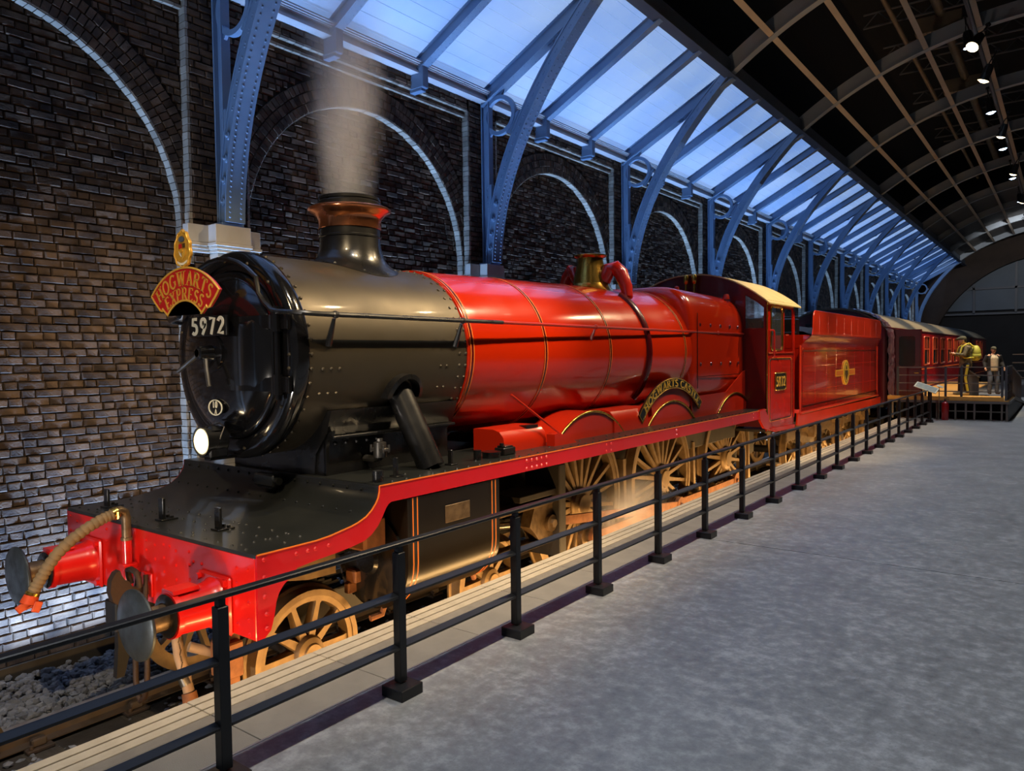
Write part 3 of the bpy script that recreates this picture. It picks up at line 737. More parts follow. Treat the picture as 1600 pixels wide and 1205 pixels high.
for k in range(NB0, NB1 + 1):
    o = proto if k == NB0 else copy_tree(proto)
    o.location = (0, COL0 + BAY * k, 0)
    lab = {0: 'nearest blue riveted iron roof bracket, above the front of the locomotive', NB1: 'farthest blue iron roof bracket, by the gable wall'}.get(k, '%s blue riveted iron roof bracket along the brick wall counted from the front' % ORD[k])
    tag(o, lab, 'bracket', 'iron brackets along the brick wall')

# ------------------------------------------------------------------ stage lamps
mat('lamp_black', srgb(20, 20, 22), .5)
mat('lens_cool', srgb(220, 235, 255), .3, emit=(.55, .75, 1, 1), estr=14)
mat('lens_warm', srgb(255, 235, 200), .3, emit=(1, .78, .45, 1), estr=10)
def make_lamp():
    r = link('stage_spotlight', None); b = MB()
    b.lathe([(.0, .30), (.07, .30), (.085, .24), (.09, .05), (.115, .0), (.115, -.02), (.105, -.02), (.085, .04)], (0, 0, 0), 'Z', 20); b.build('lamp_housing', 'lamp_black', r)
    b = MB(); b.lathe([(.0, -.055), (.05, -.048), (.085, -.025), (.104, -.015)], (0, 0, 0), 'Z', 20); b.build('lens', 'lens_cool', r)
    b = MB(); b.tube([(-.12, 0, .12), (-.13, 0, .30), (-.06, 0, .42), (0, 0, .44), (.06, 0, .42), (.13, 0, .30), (.12, 0, .12)], .012, 6); b.cyl((0, 0, .43), (0, 0, .62), .016, n=8); b.box((0, 0, .60), (.07, .07, .06), None, .008); b.build('yoke', 'lamp_black', r)
    return r
lp = make_lamp(); first = True
pos_words = {}
for i, (p, t, e, c, ang) in enumerate(SPOTS):
    o = lp if i == 0 else copy_tree(lp)
    d = (Vector(p) - Vector(t)).normalized()
    o.location = Vector(p) + d * .10; o.rotation_euler = d.to_track_quat('Z', 'Y').to_euler()
    if c == WARM:
        for ch_ in o.children:
            if ch_.name.startswith('lens'):
                ch_.data = ch_.data.copy(); ch_.data.materials[0] = MATS['lens_warm']
    kind = 'warm amber' if c == WARM else 'cool white'
    row = [q for q in range(len(SPOTS)) if (SPOTS[q][3] == WARM) == (c == WARM)]
    tag(o, '%s stage spotlight under the roof, %s of its row from the front' % (kind, ORD[row.index(i)]), 'spotlight', 'stage spotlights under the vault')  # the label also covers the two added far-end lamps
    l = light('stage_light', 'SPOT', Vector(p) - d * .12, t, e, c, .06 if c == WARM else .16, None, ang)
for x, z in ((3.62, 8.18), (3.75, 7.75)):
    MB().cyl((x, -6, z), (x, 42, z), .03, n=8).build('lamp_bar', 'truss', ceil)
# ------------------------------------------------------------------ locomotive materials
mat('loco_black', srgb(20, 20, 21), .30, var=.3, vscale=3, var_col=srgb(30, 29, 27), bump=.03, bscale=25, coat=.35, spec=.5, rvar=.10)
mat('smokebox_black', srgb(80, 72, 58), .46, .60, var=.5, vscale=2.5, var_col=srgb(66, 60, 50), bump=.06, bscale=14, coat=.1, rvar=.08)
mat('cylinder_black', srgb(24, 19, 15), .28, spec=.3, var=.3, vscale=3)
mat('door_black', srgb(16, 16, 18), .16, var=.3, vscale=3, bump=.05, bscale=9, coat=.6)
mat('deck_black', srgb(30, 32, 31), .32, var=.4, vscale=3, var_col=srgb(44, 45, 42), bump=.05, bscale=20, coat=.2)
mat('loco_red', srgb(190, 38, 4), .20, var=.25, vscale=2, var_col=srgb(184, 30, 5), coat=.55, spec=.5, rvar=.05)
mat('splasher_red', srgb(180, 36, 10), .30, var=.25, vscale=2, var_col=srgb(160, 24, 16), coat=.3)
mat('valance_red', srgb(190, 10, 28), .30, var=.2, vscale=2, var_col=srgb(165, 8, 24), coat=.4)
mat('beam_red', srgb(214, 26, 18), .30, var=.25, vscale=3, var_col=srgb(196, 18, 24), coat=.4)
mat('cab_red', srgb(178, 26, 10), .22, var=.2, vscale=2, coat=.6)
mat('dark_red', srgb(84, 10, 14), .25, coat=.5)
mat('lining', srgb(226, 120, 40), .4)
mat('lining_black', srgb(22, 14, 12), .35)
mat('brass', srgb(214, 170, 78), .22, .95, var=.3, vscale=5, var_col=srgb(170, 120, 50), rvar=.08)
mat('copper', srgb(226, 146, 100), .22, .95, var=.4, vscale=5, var_col=srgb(190, 104, 62), rvar=.08)
mat('steel', srgb(150, 146, 140), .28, .9, var=.5, vscale=6, var_col=srgb(104, 98, 90), bump=.06, bscale=20)
mat('buffer_steel', srgb(70, 78, 84), .45, .6, var=.7, vscale=9, var_col=srgb(44, 46, 48), bump=.1, bscale=40, rvar=.12)
mat('oily_steel', srgb(120, 100, 76), .42, .55, var=.7, vscale=14, var_col=srgb(70, 54, 38), bump=.15, bscale=60)
mat('dusty_wheel', srgb(128, 106, 74), .5, .45, var=.6, vscale=10, var_col=srgb(96, 74, 52), bump=.12, bscale=70)
mat('tyre', srgb(96, 84, 70), .4, .6, var=.5, vscale=8, var_col=srgb(60, 52, 44))
mat('rusty', srgb(140, 92, 58), .7, .25, var=.7, vscale=12, var_col=srgb(96, 58, 36), bump=.25, bscale=60)
mat('hook_iron', srgb(64, 47, 37), .6, .4, var=.7, vscale=12, var_col=srgb(50, 40, 34), bump=.2, bscale=50)
mat('under_black', srgb(24, 22, 20), .6, var=.5, vscale=6, var_col=srgb(52, 42, 32))
mat('hose', srgb(132, 108, 74), .7, var=.5, vscale=9, var_col=srgb(96, 80, 58), bump=.2, bscale=50)
mat('hose_tan', srgb(170, 140, 110), .6, var=.4, vscale=9)
mat('orange_paint', srgb(206, 70, 24), .5, var=.4, vscale=20)
mat('sign_red', srgb(176, 26, 28), .35, coat=.3)
mat('sign_gold', srgb(226, 178, 72), .38, .35)
mat('crest_gold', srgb(214, 164, 58), .4, .3, var=.5, vscale=24, var_col=srgb(150, 104, 40), bump=.2, bscale=40)
mat('cream', srgb(250, 244, 216), .5)
mat('plate_black', srgb(18, 18, 18), .35, coat=.3)
mat('cab_roof', srgb(196, 176, 120), .5, var=.5, vscale=4, var_col=srgb(168, 146, 92), bump=.05)
mat('glass', srgb(200, 215, 220), .05, trans=.9, alpha=.28)
mat('lamp_lens', srgb(255, 240, 200), .2, emit=(1, .80, .42, 1), estr=1.5)
mat('crest_red', srgb(170, 30, 26), .5); mat('crest_blue', srgb(70, 82, 96), .5); mat('crest_white', srgb(222, 214, 190), .5); mat('crest_dark', srgb(70, 52, 26), .5)

loco = thing('steam_locomotive', 'red and black steam locomotive standing at the platform with smoke rising from its chimney', 'locomotive', (0, 0, RAILZ))
BZ = 1.735                                             # height of the boiler axis
ZP, ZD = .785, .507                                    # running plate and low front deck
XV = 1.30
AX1, AX2, AX3 = 4.55, 6.68, 9.04                       # driving axles
BX1, BX2 = .75, 2.88                                   # bogie axles
def P(b, name, m, parent=None, sharp=38, **k): return b.build(name, m, parent or loco, sharp, **k)

# frames, deck, valance
b = MB()
for s in (-1, 1): b.prism([(.04, .30), (.04, .50), (1.1, .50), (1.2, .78), (10.9, .78), (10.9, -.10), (9.9, -.22), (3.6, -.22), (3.2, .15), (1.0, .15), (.6, .25)], s * .60, s * .63, 'YZ')
P(b, 'main_frame', 'under_black')
top = [(0.0, ZD), (.442, ZD), (.56, .515), (.662, .531), (.75, .545), (.806, .558), (.88, .585), (.938, .625), (.975, .665), (.998, .70), (1.010, .74), (1.014, ZP)]
b = MB()
b.ring_loft([[(s * XV, y, z) for s in (-1, 1)] + [(s * XV, y - .004, z - .022) for s in (1, -1)] for y, z in top + [(1.03, ZP)]], True, True, True); P(b, 'front_deck', 'deck_black', sharp=50)
b = MB()
for s in (-1, 1): b.bb(s * .70, s * XV, 1.02, 9.56, ZP - .02, ZP)
b.bb(-.7, .7, 1.02, 3.45, ZP - .02, ZP - .002); P(b, 'running_plate', 'deck_black')
bot = [(9.30, ZP - .002), (9.30, .648), (1.126, .652), (1.10, .64), (1.075, .615), (1.04, .56), (.993, .50), (.93, .448), (.858, .418), (.74, .40), (.623, .389), (.45, .378), (.294, .362), (.235, .31), (.19, .28), (.155, .24), (.133, .19), (.115, .10), (.09, .02), (.03, -.028), (0.0, -.028)]
for s in (1, -1):
    b = MB(); b.prism([(y, z - .002) for y, z in top] + bot, s * (XV - .012), s * (XV + .010), 'YZ'); P(b, 'valance', 'valance_red', sharp=30)
b = MB(); b.strip([(XV + .012, y, z) for y, z in top] + [(XV + .012, 9.5, ZP)], (.004, 0, 0), .004); P(b, 'edge_line', 'lining', sharp=0)
b = MB()                                               # rivets: deck edges, valance, curved front
for y in np.arange(1.2, 9.4, .145): b.rivet((XV - .05, y, ZP), (0, 0, 1), .013, .012)
for y in np.arange(1.5, 5.0, .29): b.rivet((XV - .22, y, ZP), (0, 0, 1), .012, .011)
for x in np.arange(-1.2, 1.25, .155):
    for y in (.05, .30, .46): b.rivet((x + (.05 if y == .30 else 0), y, ZD), (0, 0, 1), .012, .011)
    b.rivet((x, 1.005, .745), (0, -1, .1), .013, .012); b.rivet((x, .90, .60), (0, -.7, .6), .012, .011)
for y in np.arange(.1, .5, .09):
    for x in (-.42, .42, 1.0, -1.0): b.rivet((x, y, ZD), (0, 0, 1), .011, .010)
P(b, 'deck_rivets', 'deck_black', kind='stuff')
b = MB()
for yy, zz in [(.05, .47), (.05, .36), (.05, .24), (.06, .13), (.06, .04)] + [(y, z) for y in (.29, .38, .44, .55) for z in (.455,)] + [(y, z) for y in (2.82, 2.90, 2.98, 3.06, 3.14) for z in (.68, .75)] + [(y, z) for y in (4.28, 4.38) for z in (.68, .75)] + [(y, z) for y in (6.05, 8.0, 8.9) for z in (.69, .75)]:
    b.rivet((XV + .010, yy, zz), (1, 0, 0), .016, .014)
P(b, 'valance_rivets', 'valance_red', kind='stuff')
# buffer beam
b = MB(); b.bb(-1.29, 1.29, -.004, .035, -.028, ZD - .022, .004); P(b, 'buffer_beam', 'beam_red')
b = MB()
for x, zs in ((-1.24, (.45, .33)), (-1.12, (.42,)), (-.62, (.42, .33)), (-.36, (.40,)), (.10, (.40, .3)), (.22, (.42, .33, .23, .13, .03)), (.30, (.42,)), (.38, (.40, .30, .20, .10, .0)), (.55, (.42, .33, .23, .13, .03)), (.62, (.2,)), (1.10, (.40, .30, .04)), (1.22, (.41, .31, .20, .09, .0)), (-.02, (.42, .35, .05))):
    for z in zs: b.rivet((x, -.004, z), (0, -1, 0), .014, .012)
for x in (.60, .70): b.rivet((x, -.004, .36), (0, -1, 0), .014, .012)
P(b, 'beam_rivets', 'beam_red', kind='stuff')
# buffers
for s, lab in ((1, 'near'), (-1, 'far')):
    bx, bz = s * .87, .143
    sk = MB(); sk.bb(bx - .185, bx + .185, -.03, -.004, bz - .185, bz + .185, .012)
    sk.lathe([(.165, -.03), (.150, -.05), (.142, -.10), (.132, -.30), (.145, -.302), (.145, -.335), (.09, -.335)], (bx, 0, bz), 'Y', 32)
    bf = P(sk, 'buffer', 'beam_red')
    q = MB(); q.prism([(bx - .07, bz + .135), (bx + .07, bz + .135), (bx + .06, bz + .158), (bx - .06, bz + .158)], -.33, -.16, 'XZ'); q.build('buffer_tread', 'beam_red', bf)
    q = MB(); q.lathe([(.125, -.33), (.135, -.345), (.115, -.36), (.085, -.36)], (bx, 0, bz), 'Y', 28); q.build('buffer_collar', 'loco_black', bf)
    q = MB(); q.lathe([(.080, -.34), (.080, -.50), (.10, -.515)], (bx, 0, bz), 'Y', 28); q.build('buffer_shank', 'oily_steel', bf)
    q = MB(); q.lathe([(.09, -.500), (.205, -.510), (.213, -.518), (.213, -.530), (.205, -.538), (.12, -.550), (.0, -.554)], (bx, 0, bz), 'Y', 48); q.build('buffer_head', 'buffer_steel', bf)
    q = MB()
    for a in (-1, 1):
        for c in (-1, 1): q.cyl((bx + a * .15, -.03, bz + c * .15), (bx + a * .15, -.055, bz + c * .15), .022, n=6)
    q.build('buffer_bolts', 'beam_red', bf)
# draw hook and screw coupling
hk = MB(); hp = [(0.02, .105), (-.10, .105), (-.135, .125), (-.155, .165), (-.185, .185), (-.205, .22), (-.215, .255), (-.245, .245), (-.275, .195), (-.285, .12), (-.268, .05), (-.22, .005), (-.15, -.01), (-.08, .03), (.02, .045)]
hk.prism(hp, -.03, .03, 'YZ'); hook = P(hk, 'draw_hook', 'hook_iron', sharp=30)
q = MB(); q.bb(-.07, .07, -.022, -.004, .02, .19, .006); q.build('hook_plate', 'beam_red', hook)
q = MB(); q.tube([(.06, -.10, .12), (.075, -.11, .18), (.06, -.12, .225), (0, -.125, .24), (-.06, -.12, .225), (-.075, -.11, .18), (-.06, -.10, .12)], .020, 8); q.tube([(.05, -.05, .19), (.065, -.06, .09), (.065, -.07, -.05), (.065, -.07, -.20)], .017, 8); q.tube([(-.05, -.05, .19), (-.065, -.06, .09), (-.065, -.07, -.05), (-.065, -.07, -.20)], .017, 8)
q.cyl((-.11, -.07, -.2), (.11, -.07, -.2), .026, n=10); q.cyl((0, -.07, -.16), (0, -.07, -.30), .028, n=10); q.build('screw_coupling', 'hook_iron', hook)
q = MB(); q.tube([(.075, -.07, -.26), (.085, -.075, -.40), (.08, -.08, -.58), (.05, -.085, -.68), (0, -.088, -.715), (-.05, -.085, -.68), (-.08, -.08, -.58), (-.085, -.075, -.40), (-.075, -.07, -.26)], .020, 10); q.build('shackle', 'hook_iron', hook)
q = MB(); q.cyl((-.10, -.07, -.26), (.10, -.07, -.26), .030, n=12); q.cyl((-.14, -.07, -.26), (-.10, -.07, -.26), .045, n=8); q.build('coupling_pin', 'brass', hook)
# vacuum standpipe with ribbed hose
px, py = -.2, -.055
vp = MB(); vp.cyl((px, py, -.02), (px, py, .42), .034, n=14); std = P(vp, 'vacuum_pipe', 'beam_red')
q = MB(); q.tube([(px, py, .41), (px, py, .57), (px, py - .01, .61), (px, py - .04, .628), (px, py - .09, .625)], .033, 12); q.cyl((px, py, .405), (px, py, .425), .040, n=14); q.build('pipe_elbow', 'oily_steel', std)
hz = [(px, -.14, .610), (px, -.22, .588), (px, -.32, .545), (px, -.42, .485), (px, -.52, .405), (px, -.59, .315), (px, -.64, .235), (px, -.68, .165)]
dense = []
for i in range(len(hz) - 1):
    for j in range(9): dense.append(Vector(hz[i]).lerp(Vector(hz[i + 1]), j / 9))
dense.append(Vector(hz[-1]))
q = MB(); q.tube(dense, [.040 if i % 3 else .034 for i in range(len(dense))], 12); q.build('vacuum_hose', 'hose', std)
q = MB(); q.tube([(px, -.115, .618), (px, -.15, .606)], .045, 12); q.cyl((px + .05, -.13, .63), (px + .05, -.13, .58), .012, n=6); q.tube([dense[-3], dense[-1]], .046, 12); q.build('hose_clip', 'brass', std)
q = MB(); e = dense[-1]; q.cyl(e, e + Vector((0, -.02, -.05)), .045, .055, 12); q.box(e + Vector((.0, -.05, -.06)), (.02, .09, .05), Matrix.Rotation(.5, 3, 'X'), .004); q.box(e + Vector((.05, .01, -.07)), (.02, .05, .07), Matrix.Rotation(-.4, 3, 'X'), .004); q.box(e + Vector((-.05, -.01, -.07)), (.02, .05, .06), Matrix.Rotation(.2, 3, 'X'), .004); q.build('hose_coupling', 'orange_paint', std)
q = MB(); q.bb(px - .05, px + .06, -.10, -.004, .20, .235, .004); q.cyl((px + .05, -.11, .218), (px + .05, -.07, .218), .02, n=8); q.build('pipe_bracket', 'beam_red', std)
# steam heating hose hanging behind the near buffer
q = MB(); q.tube([(.30, .03, .02), (.30, .02, -.15), (.32, .03, -.35), (.36, .05, -.50), (.40, .05, -.60)], .038, 12); sh = P(q, 'steam_heat_hose', 'hose_tan')
q = MB(); q.tube([(.34, .03, -.46), (.375, .05, -.55)], .043, 12); q.build('hose_clip', 'steel', sh)
q = MB(); q.cyl((.40, .05, -.60), (.43, .05, -.70), .05, .055, 12); q.box((.47, .05, -.68), (.07, .06, .05), None, .008); q.build('hose_coupling', 'rusty', sh)
q = MB()
for i in range(12): q.tube([(.385 + .015 * (i % 2), -.02 + .004 * i, -.06 - .045 * i), (.385 + .015 * (1 - i % 2), -.02 + .004 * i, -.10 - .045 * i)], .005, 5)
q.build('chain', 'oily_steel', sh)
# lamp irons on the deck, bolts
b0 = None
for x, y, h in ((-1.03, .19, .15), (-.16, .19, .17), (.49, .25, .16)):
    q = MB(); q.bb(x - .032, x + .032, y - .01, y + .012, ZD, ZD + h, .003); q.bb(x - .05, x + .05, y - .03, y + .10, ZD, ZD + .012, .002); q.cyl((x - .03, y + .06, ZD), (x - .03, y + .06, ZD + .03), .014, n=6); q.cyl((x + .03, y + .06, ZD), (x + .03, y + .06, ZD + .03), .014, n=6); P(q, 'lamp_iron', 'loco_black')
q = MB(); q.box((.10, .93, .735), (.26, .09, .10), None, .012); q.cyl((-.06, .92, .735), (.27, .92, .735), .030, n=12); q.box((.10, .93, .685), (.20, .06, .03), None, .006); P(q, 'hand_grip_box', 'deck_black')
# smokebox
b = MB(); b.lathe([(.800, .80), (.803, 2.60)], (0, 0, BZ), 'Y', 72); P(b, 'smokebox', 'smokebox_black')
b = MB(); b.lathe([(.66, .70), (.70, .690), (.76, .700), (.795, .715), (.812, .735), (.815, .76), (.815, .80), (.80, .83)], (0, 0, BZ), 'Y', 72); P(b, 'smokebox_front_ring', 'door_black')
b = MB()
n = 46
for i in range(n):
    a = 2 * pi * i / n; d = Vector((cos(a), 0, sin(a)))
    for yy in (.845, 2.50, 2.585): b.rivet(d * .801 + Vector((0, yy, BZ)), d, .016, .015)
    if i % 3 == 0: b.rivet(d * .735 + Vector((0, .697, BZ)), (0, -1, 0), .016, .014)
for a in (-8, -22): 
    d = Vector((cos(radians(a)), 0, sin(radians(a))))
    for yy in (.95, 1.03, 1.11, 2.25, 2.33): b.rivet(d * .801 + Vector((0, yy, BZ)), d, .015, .014)
P(b, 'smokebox_rivets', 'smokebox_black', kind='stuff')
dr = MB(); dr.lathe([(.655, .70), (.650, .675), (.632, .665), (.610, .668), (.60, .655), (.50, .605), (.36, .568), (.20, .548), (.0, .540)], (0, 0, BZ), 'Y', 64); door = P(dr, 'smokebox_door', 'door_black')
def dome_y(x, z):
    r = hypot(x, z - BZ); return .54 + (r / .60) ** 2 * .115
for z in (BZ + .24, BZ - .22):
    q = MB(); rg = []
    for i in range(13):
        x = -.05 + .66 * i / 12; yy = min(dome_y(x, z), .66) - .012; h = .052 - .012 * (1 - i / 12); rg.append([(x, yy, z - h), (x, yy, z + h), (x, yy + .03, z + h), (x, yy + .03, z - h)])
    q.ring_loft(rg, True, True, True); hs = q.build('hinge_strap', 'door_black', door, 30)
q = MB(); q.cyl((.655, .655, BZ - .33), (.655, .655, BZ + .35), .022, n=12)
for z in (BZ + .24, BZ - .22): q.cyl((.655, .655, z - .075), (.655, .655, z + .075), .036, n=14); q.bb(.66, .76, .665, .70, z - .06, z + .06, .006)
q.cyl((.60, .66, BZ - .30), (.60, .66, BZ + .32), .016, n=10); q.build('hinge_pin', 'door_black', door)
q = MB(); q.lathe([(.14, .545), (.14, .53), (.11, .525), (.06, .525), (.055, .50), (.05, .42), (.03, .41), (0, .41)], (0, 0, BZ + .02), 'Y', 24); q.build('door_dart', 'door_black', door)
q = MB(); c = Vector((0, .44, BZ + .02)); q.tube([c, c + Vector((-.13, -.02, -.07)), c + Vector((-.27, -.03, -.14))], [.022, .018, .016], 8); q.tube([c + Vector((0, .04, 0)), c + Vector((.045, .02, -.12)), c + Vector((.09, .01, -.25))], [.022, .018, .016], 8); q.cyl(c + Vector((0, -.03, 0)), c + Vector((0, .05, 0)), .032, n=14); q.build('door_handle', 'steel', door)
np_ = MB(); np_.bb(-.255, .255, .50, .522, 1.885, 2.035, .005); npl = np_.build('number_plate', 'plate_black', door)
word_line(lambda g: g.build('digit', 'cream', npl, 30), '5972', Vector((-.215, .499, 1.895)), Vector((1, 0, 0)), Vector((0, 0, 1)), Vector((0, -1, 0)), .130, .20, .14, False, 1.16)
sp = MB(); sc = Vector((0, .572, 1.335)); rg = [[sc + Vector((.095 * cos(a) * k, -d, .062 * sin(a) * k)) for a in [2 * pi * i / 32 for i in range(32)]] for k, d in ((1, 0), (1, .018))]
sp.ring_loft(rg, True, True, True); shp = sp.build('shed_plate', 'plate_black', door)
q = MB(); rg = [[sc + Vector((.095 * cos(a) * k, -d, .062 * sin(a) * k)) for k, d in ((1, .017), (1, .024), (.88, .024), (.88, .017))] for a in [2 * pi * i / 32 for i in range(32)]]
q.ring_loft(rg, True, loop=True); word_line(lambda g: q.add(g.v, g.f), '10', sc + Vector((-.036, -.018, -.002)), Vector((1, 0, 0)), Vector((0, 0, 1)), Vector((0, -1, 0)), .050, .20, .22); word_line(lambda g: q.add(g.v, g.f), 'A', sc + Vector((-.016, -.017, -.052)), Vector((1, 0, 0)), Vector((0, 0, 1)), Vector((0, -1, 0)), .040, .2); q.build('shed_code', 'cream', shp, 30)
# handrail: along both sides and round over the smokebox door
HZ = 2.025; HX = .915
b = MB(); path = [(HX, 3.0, HZ), (HX, 1.2, HZ), (HX, .80, HZ), (HX - .03, .70, HZ + .005), (HX - .10, .655, HZ + .012), (.70, .64, HZ + .02), (.63, .63, HZ + .035), (.56, .62, HZ + .09), (.50, .615, HZ + .16)]
for i in range(9): a = radians(50 + 10 * i); path.append((.74 * cos(a), .612, BZ + .74 * sin(a)))
rr = [(-x, y, z) for x, y, z in path[:9]][::-1]; path = path + rr
b.tube(path, .019, 8); P(b, 'front_handrail', 'loco_black')
for s in (1, -1):
    b = MB(); b.tube([(s * HX, 3.0, HZ), (s * HX, 9.56, HZ)], .016, 8); hr = P(b, 'boiler_handrail', 'splasher_red')
    for y, m in ((.98, 'loco_black'), (2.42, 'loco_black'), (4.75, 'splasher_red'), (8.45, 'splasher_red')):
        q = MB(); zz = 1.80; xx = sqrt(max(.0, .80 ** 2 - (zz - BZ) ** 2)); q.tube([(s * xx, y + .02, zz), (s * (HX - .02), y, HZ - .03)], [.028, .014], 8); q.lathe([(0, -.03), (.022, -.022), (.03, 0), (.022, .022), (0, .03)], (s * HX, y, HZ), 'Z', 10); P(q, 'handrail_bracket', m)
# headlamp bracket on the smokebox front
q = MB(); q.bb(-.04, .04, .47, .70, .935, .955, .004); q.bb(-.035, .035, .605, .617, .95, 1.06, .003); P(q, 'lamp_bracket', 'door_black')
q = MB(); q.bb(-.025, .025, .36, .40, 2.05, 2.42, .003); q.bb(-.02, .02, .37, .62, 2.28, 2.30, .003); P(q, 'headboard_bracket', 'door_black')
# saddle under the smokebox
b = MB()
sec = lambda y, w: [(w, y, ZP), (w + .02, y, .95), (.66, y, 1.12), (.72, y, 1.30), (-.72, y, 1.30), (-.66, y, 1.12), (-w - .02, y, .95), (-w, y, ZP)]
b.ring_loft([sec(1.08, .50), sec(2.55, .50)], True, True, True); sad = P(b, 'smokebox_saddle', 'loco_black', sharp=30)
for s in (1, -1):
    b = MB(); pr = [(.46, ZP), (.62, ZP), (.62, 1.00), (.64, 1.06), (.70, 1.10), (.70, 1.14), (.60, 1.10), (.50, 1.0)]
    b.prism([(s * x, z) for x, z in pr], 1.10, 1.13, 'XZ'); b.bb(s * .60, s * .72, 1.10, 2.52, 1.075, 1.10, .006); b.bb(s * .595, s * .615, 1.10, 2.52, ZP, 1.09)
    for y in np.arange(1.2, 1.75, .11): b.rivet((s * .617, y, 1.03), (s, 0, 0), .02, .018)
    b.build('saddle_plate', 'loco_black', sad)
q = MB(); q.cyl((.80, 1.50, .90), (.80, 1.50, 1.02), .055, .05, 12); q.cyl((.80, 1.50, 1.0), (.80, 1.50, 1.05), .025, n=8); q.bb(.72, .88, 1.46, 1.54, .95, .975, .004)
for x, y in ((.73, 1.47), (.87, 1.47), (.73, 1.53), (.87, 1.53)): q.cyl((x, y, .94), (x, y, 1.0), .011, n=6)
q.tube([(.80, 1.50, .90), (.72, 1.50, .88), (.62, 1.50, .88)], .03, 8); P(q, 'snifting_valve', 'steel')
for s in (1, -1):                                      # outside steam pipes
    q = MB(); top_ = Vector((s * .70, 1.80, 1.44)); bo = Vector((s * 1.03, 1.86, ZP)); q.cyl(top_, bo, .112, .112, 28); stp = P(q, 'steam_pipe', 'loco_black')
    q = MB(); rg = []
    for i in range(29):
        a = pi * i / 28 + 0; y = 1.80 + .20 * cos(a); up_ = .20 * sin(a)
        c_ = BZ - .36 + up_
        out = sqrt(max(.05, .80 ** 2 - (c_ - BZ) ** 2))
        rg.append([(s * (out - .03), y, c_), (s * (out + .075), y, c_ - .012), (s * (out + .08), 1.80 + .16 * cos(a), c_ - .012 - .04 * sin(a)), (s * (out - .03), 1.80 + .15 * cos(a), c_ - .05 * sin(a))])
    q.ring_loft(rg, True, True, True); q.build('pipe_collar', 'loco_black', stp, 30)
# chimney
b = MB(); CHY = 1.93; rings = []
for r0, h in ((.43, None), (.405, .02), (.365, .045), (.33, .085), (.305, .14), (.29, .21)):
    rg = []
    for i in range(48):
        a = 2 * pi * i / 48; x, y = r0 * cos(a), r0 * sin(a); zc = BZ + sqrt(.804 ** 2 - x * x)
        if h is None: z = zc
        else: w_ = min(1, h / .21); z = (zc + h * .5) * (1 - w_) + (BZ + .80 + h * .55) * w_
        rg.append((x, CHY + y, z))
    rings.append(rg)
b.ring_loft(rings, True); b.lathe([(.29, BZ + .9155), (.278, 2.70), (.272, 2.78), (.279, 2.785), (.279, 2.80), (.271, 2.805), (.270, 2.90)], (0, CHY, 0), 'Z', 48); chim = P(b, 'chimney', 'loco_black', sharp=50)
q = MB(); q.lathe([(.274, 2.862), (.280, 2.866), (.280, 2.94), (.290, 2.965), (.318, 2.99), (.358, 3.015), (.372, 3.03), (.372, 3.042), (.35, 3.056), (.30, 3.066), (.285, 3.068)], (0, CHY, 0), 'Z', 56); q.build('copper_cap', 'copper', chim, 50)
q = MB(); q.lathe([(.285, 3.06), (.285, 3.10), (.27, 3.115), (.278, 3.12), (.278, 3.145), (.262, 3.152), (.24, 3.152), (.235, 3.10), (0, 3.08)], (0, CHY, 0), 'Z', 48); q.build('chimney_rim', 'loco_black', chim)
q = MB()
for i in range(10):
    a = 2 * pi * i / 10 + .2; x, y = .40 * cos(a), .40 * sin(a); q.rivet((x, CHY + y, BZ + sqrt(.804 ** 2 - x * x) + .008), (x * .6, y * .3, 1), .017, .014)
q.build('chimney_bolts', 'loco_black', chim)
# boiler: tapered cladding, bands
BR = [(2.605, .800), (2.61, .818), (3.84, .845), (5.17, .872), (6.13, .890), (7.45, .918)]
def brad(y):
    for (a, r), (c, q) in zip(BR, BR[1:]):
        if a <= y <= c: return r + (q - r) * (y - a) / (c - a)
    return BR[-1][1]
b = MB(); b.lathe([(r, y) for y, r in BR], (0, 0, BZ), 'Y', 80); P(b, 'boiler_barrel', 'loco_red', sharp=30)
for y in (2.66, 3.84, 5.17, 7.24):
    q = MB(); r = brad(y) + .004; q.lathe([(r - .004, y - .028), (r, y - .026), (r, y + .026), (r - .004, y + .028)], (0, 0, BZ), 'Y', 72); bd = P(q, 'boiler_band', 'dark_red')
    q = MB()
    for o in (-.022, .022): q.lathe([(r, y + o - .005), (r + .0022, y + o - .005), (r + .0022, y + o + .005), (r, y + o + .005)], (0, 0, BZ), 'Y', 72)
    q.build('band_lining', 'lining', bd)
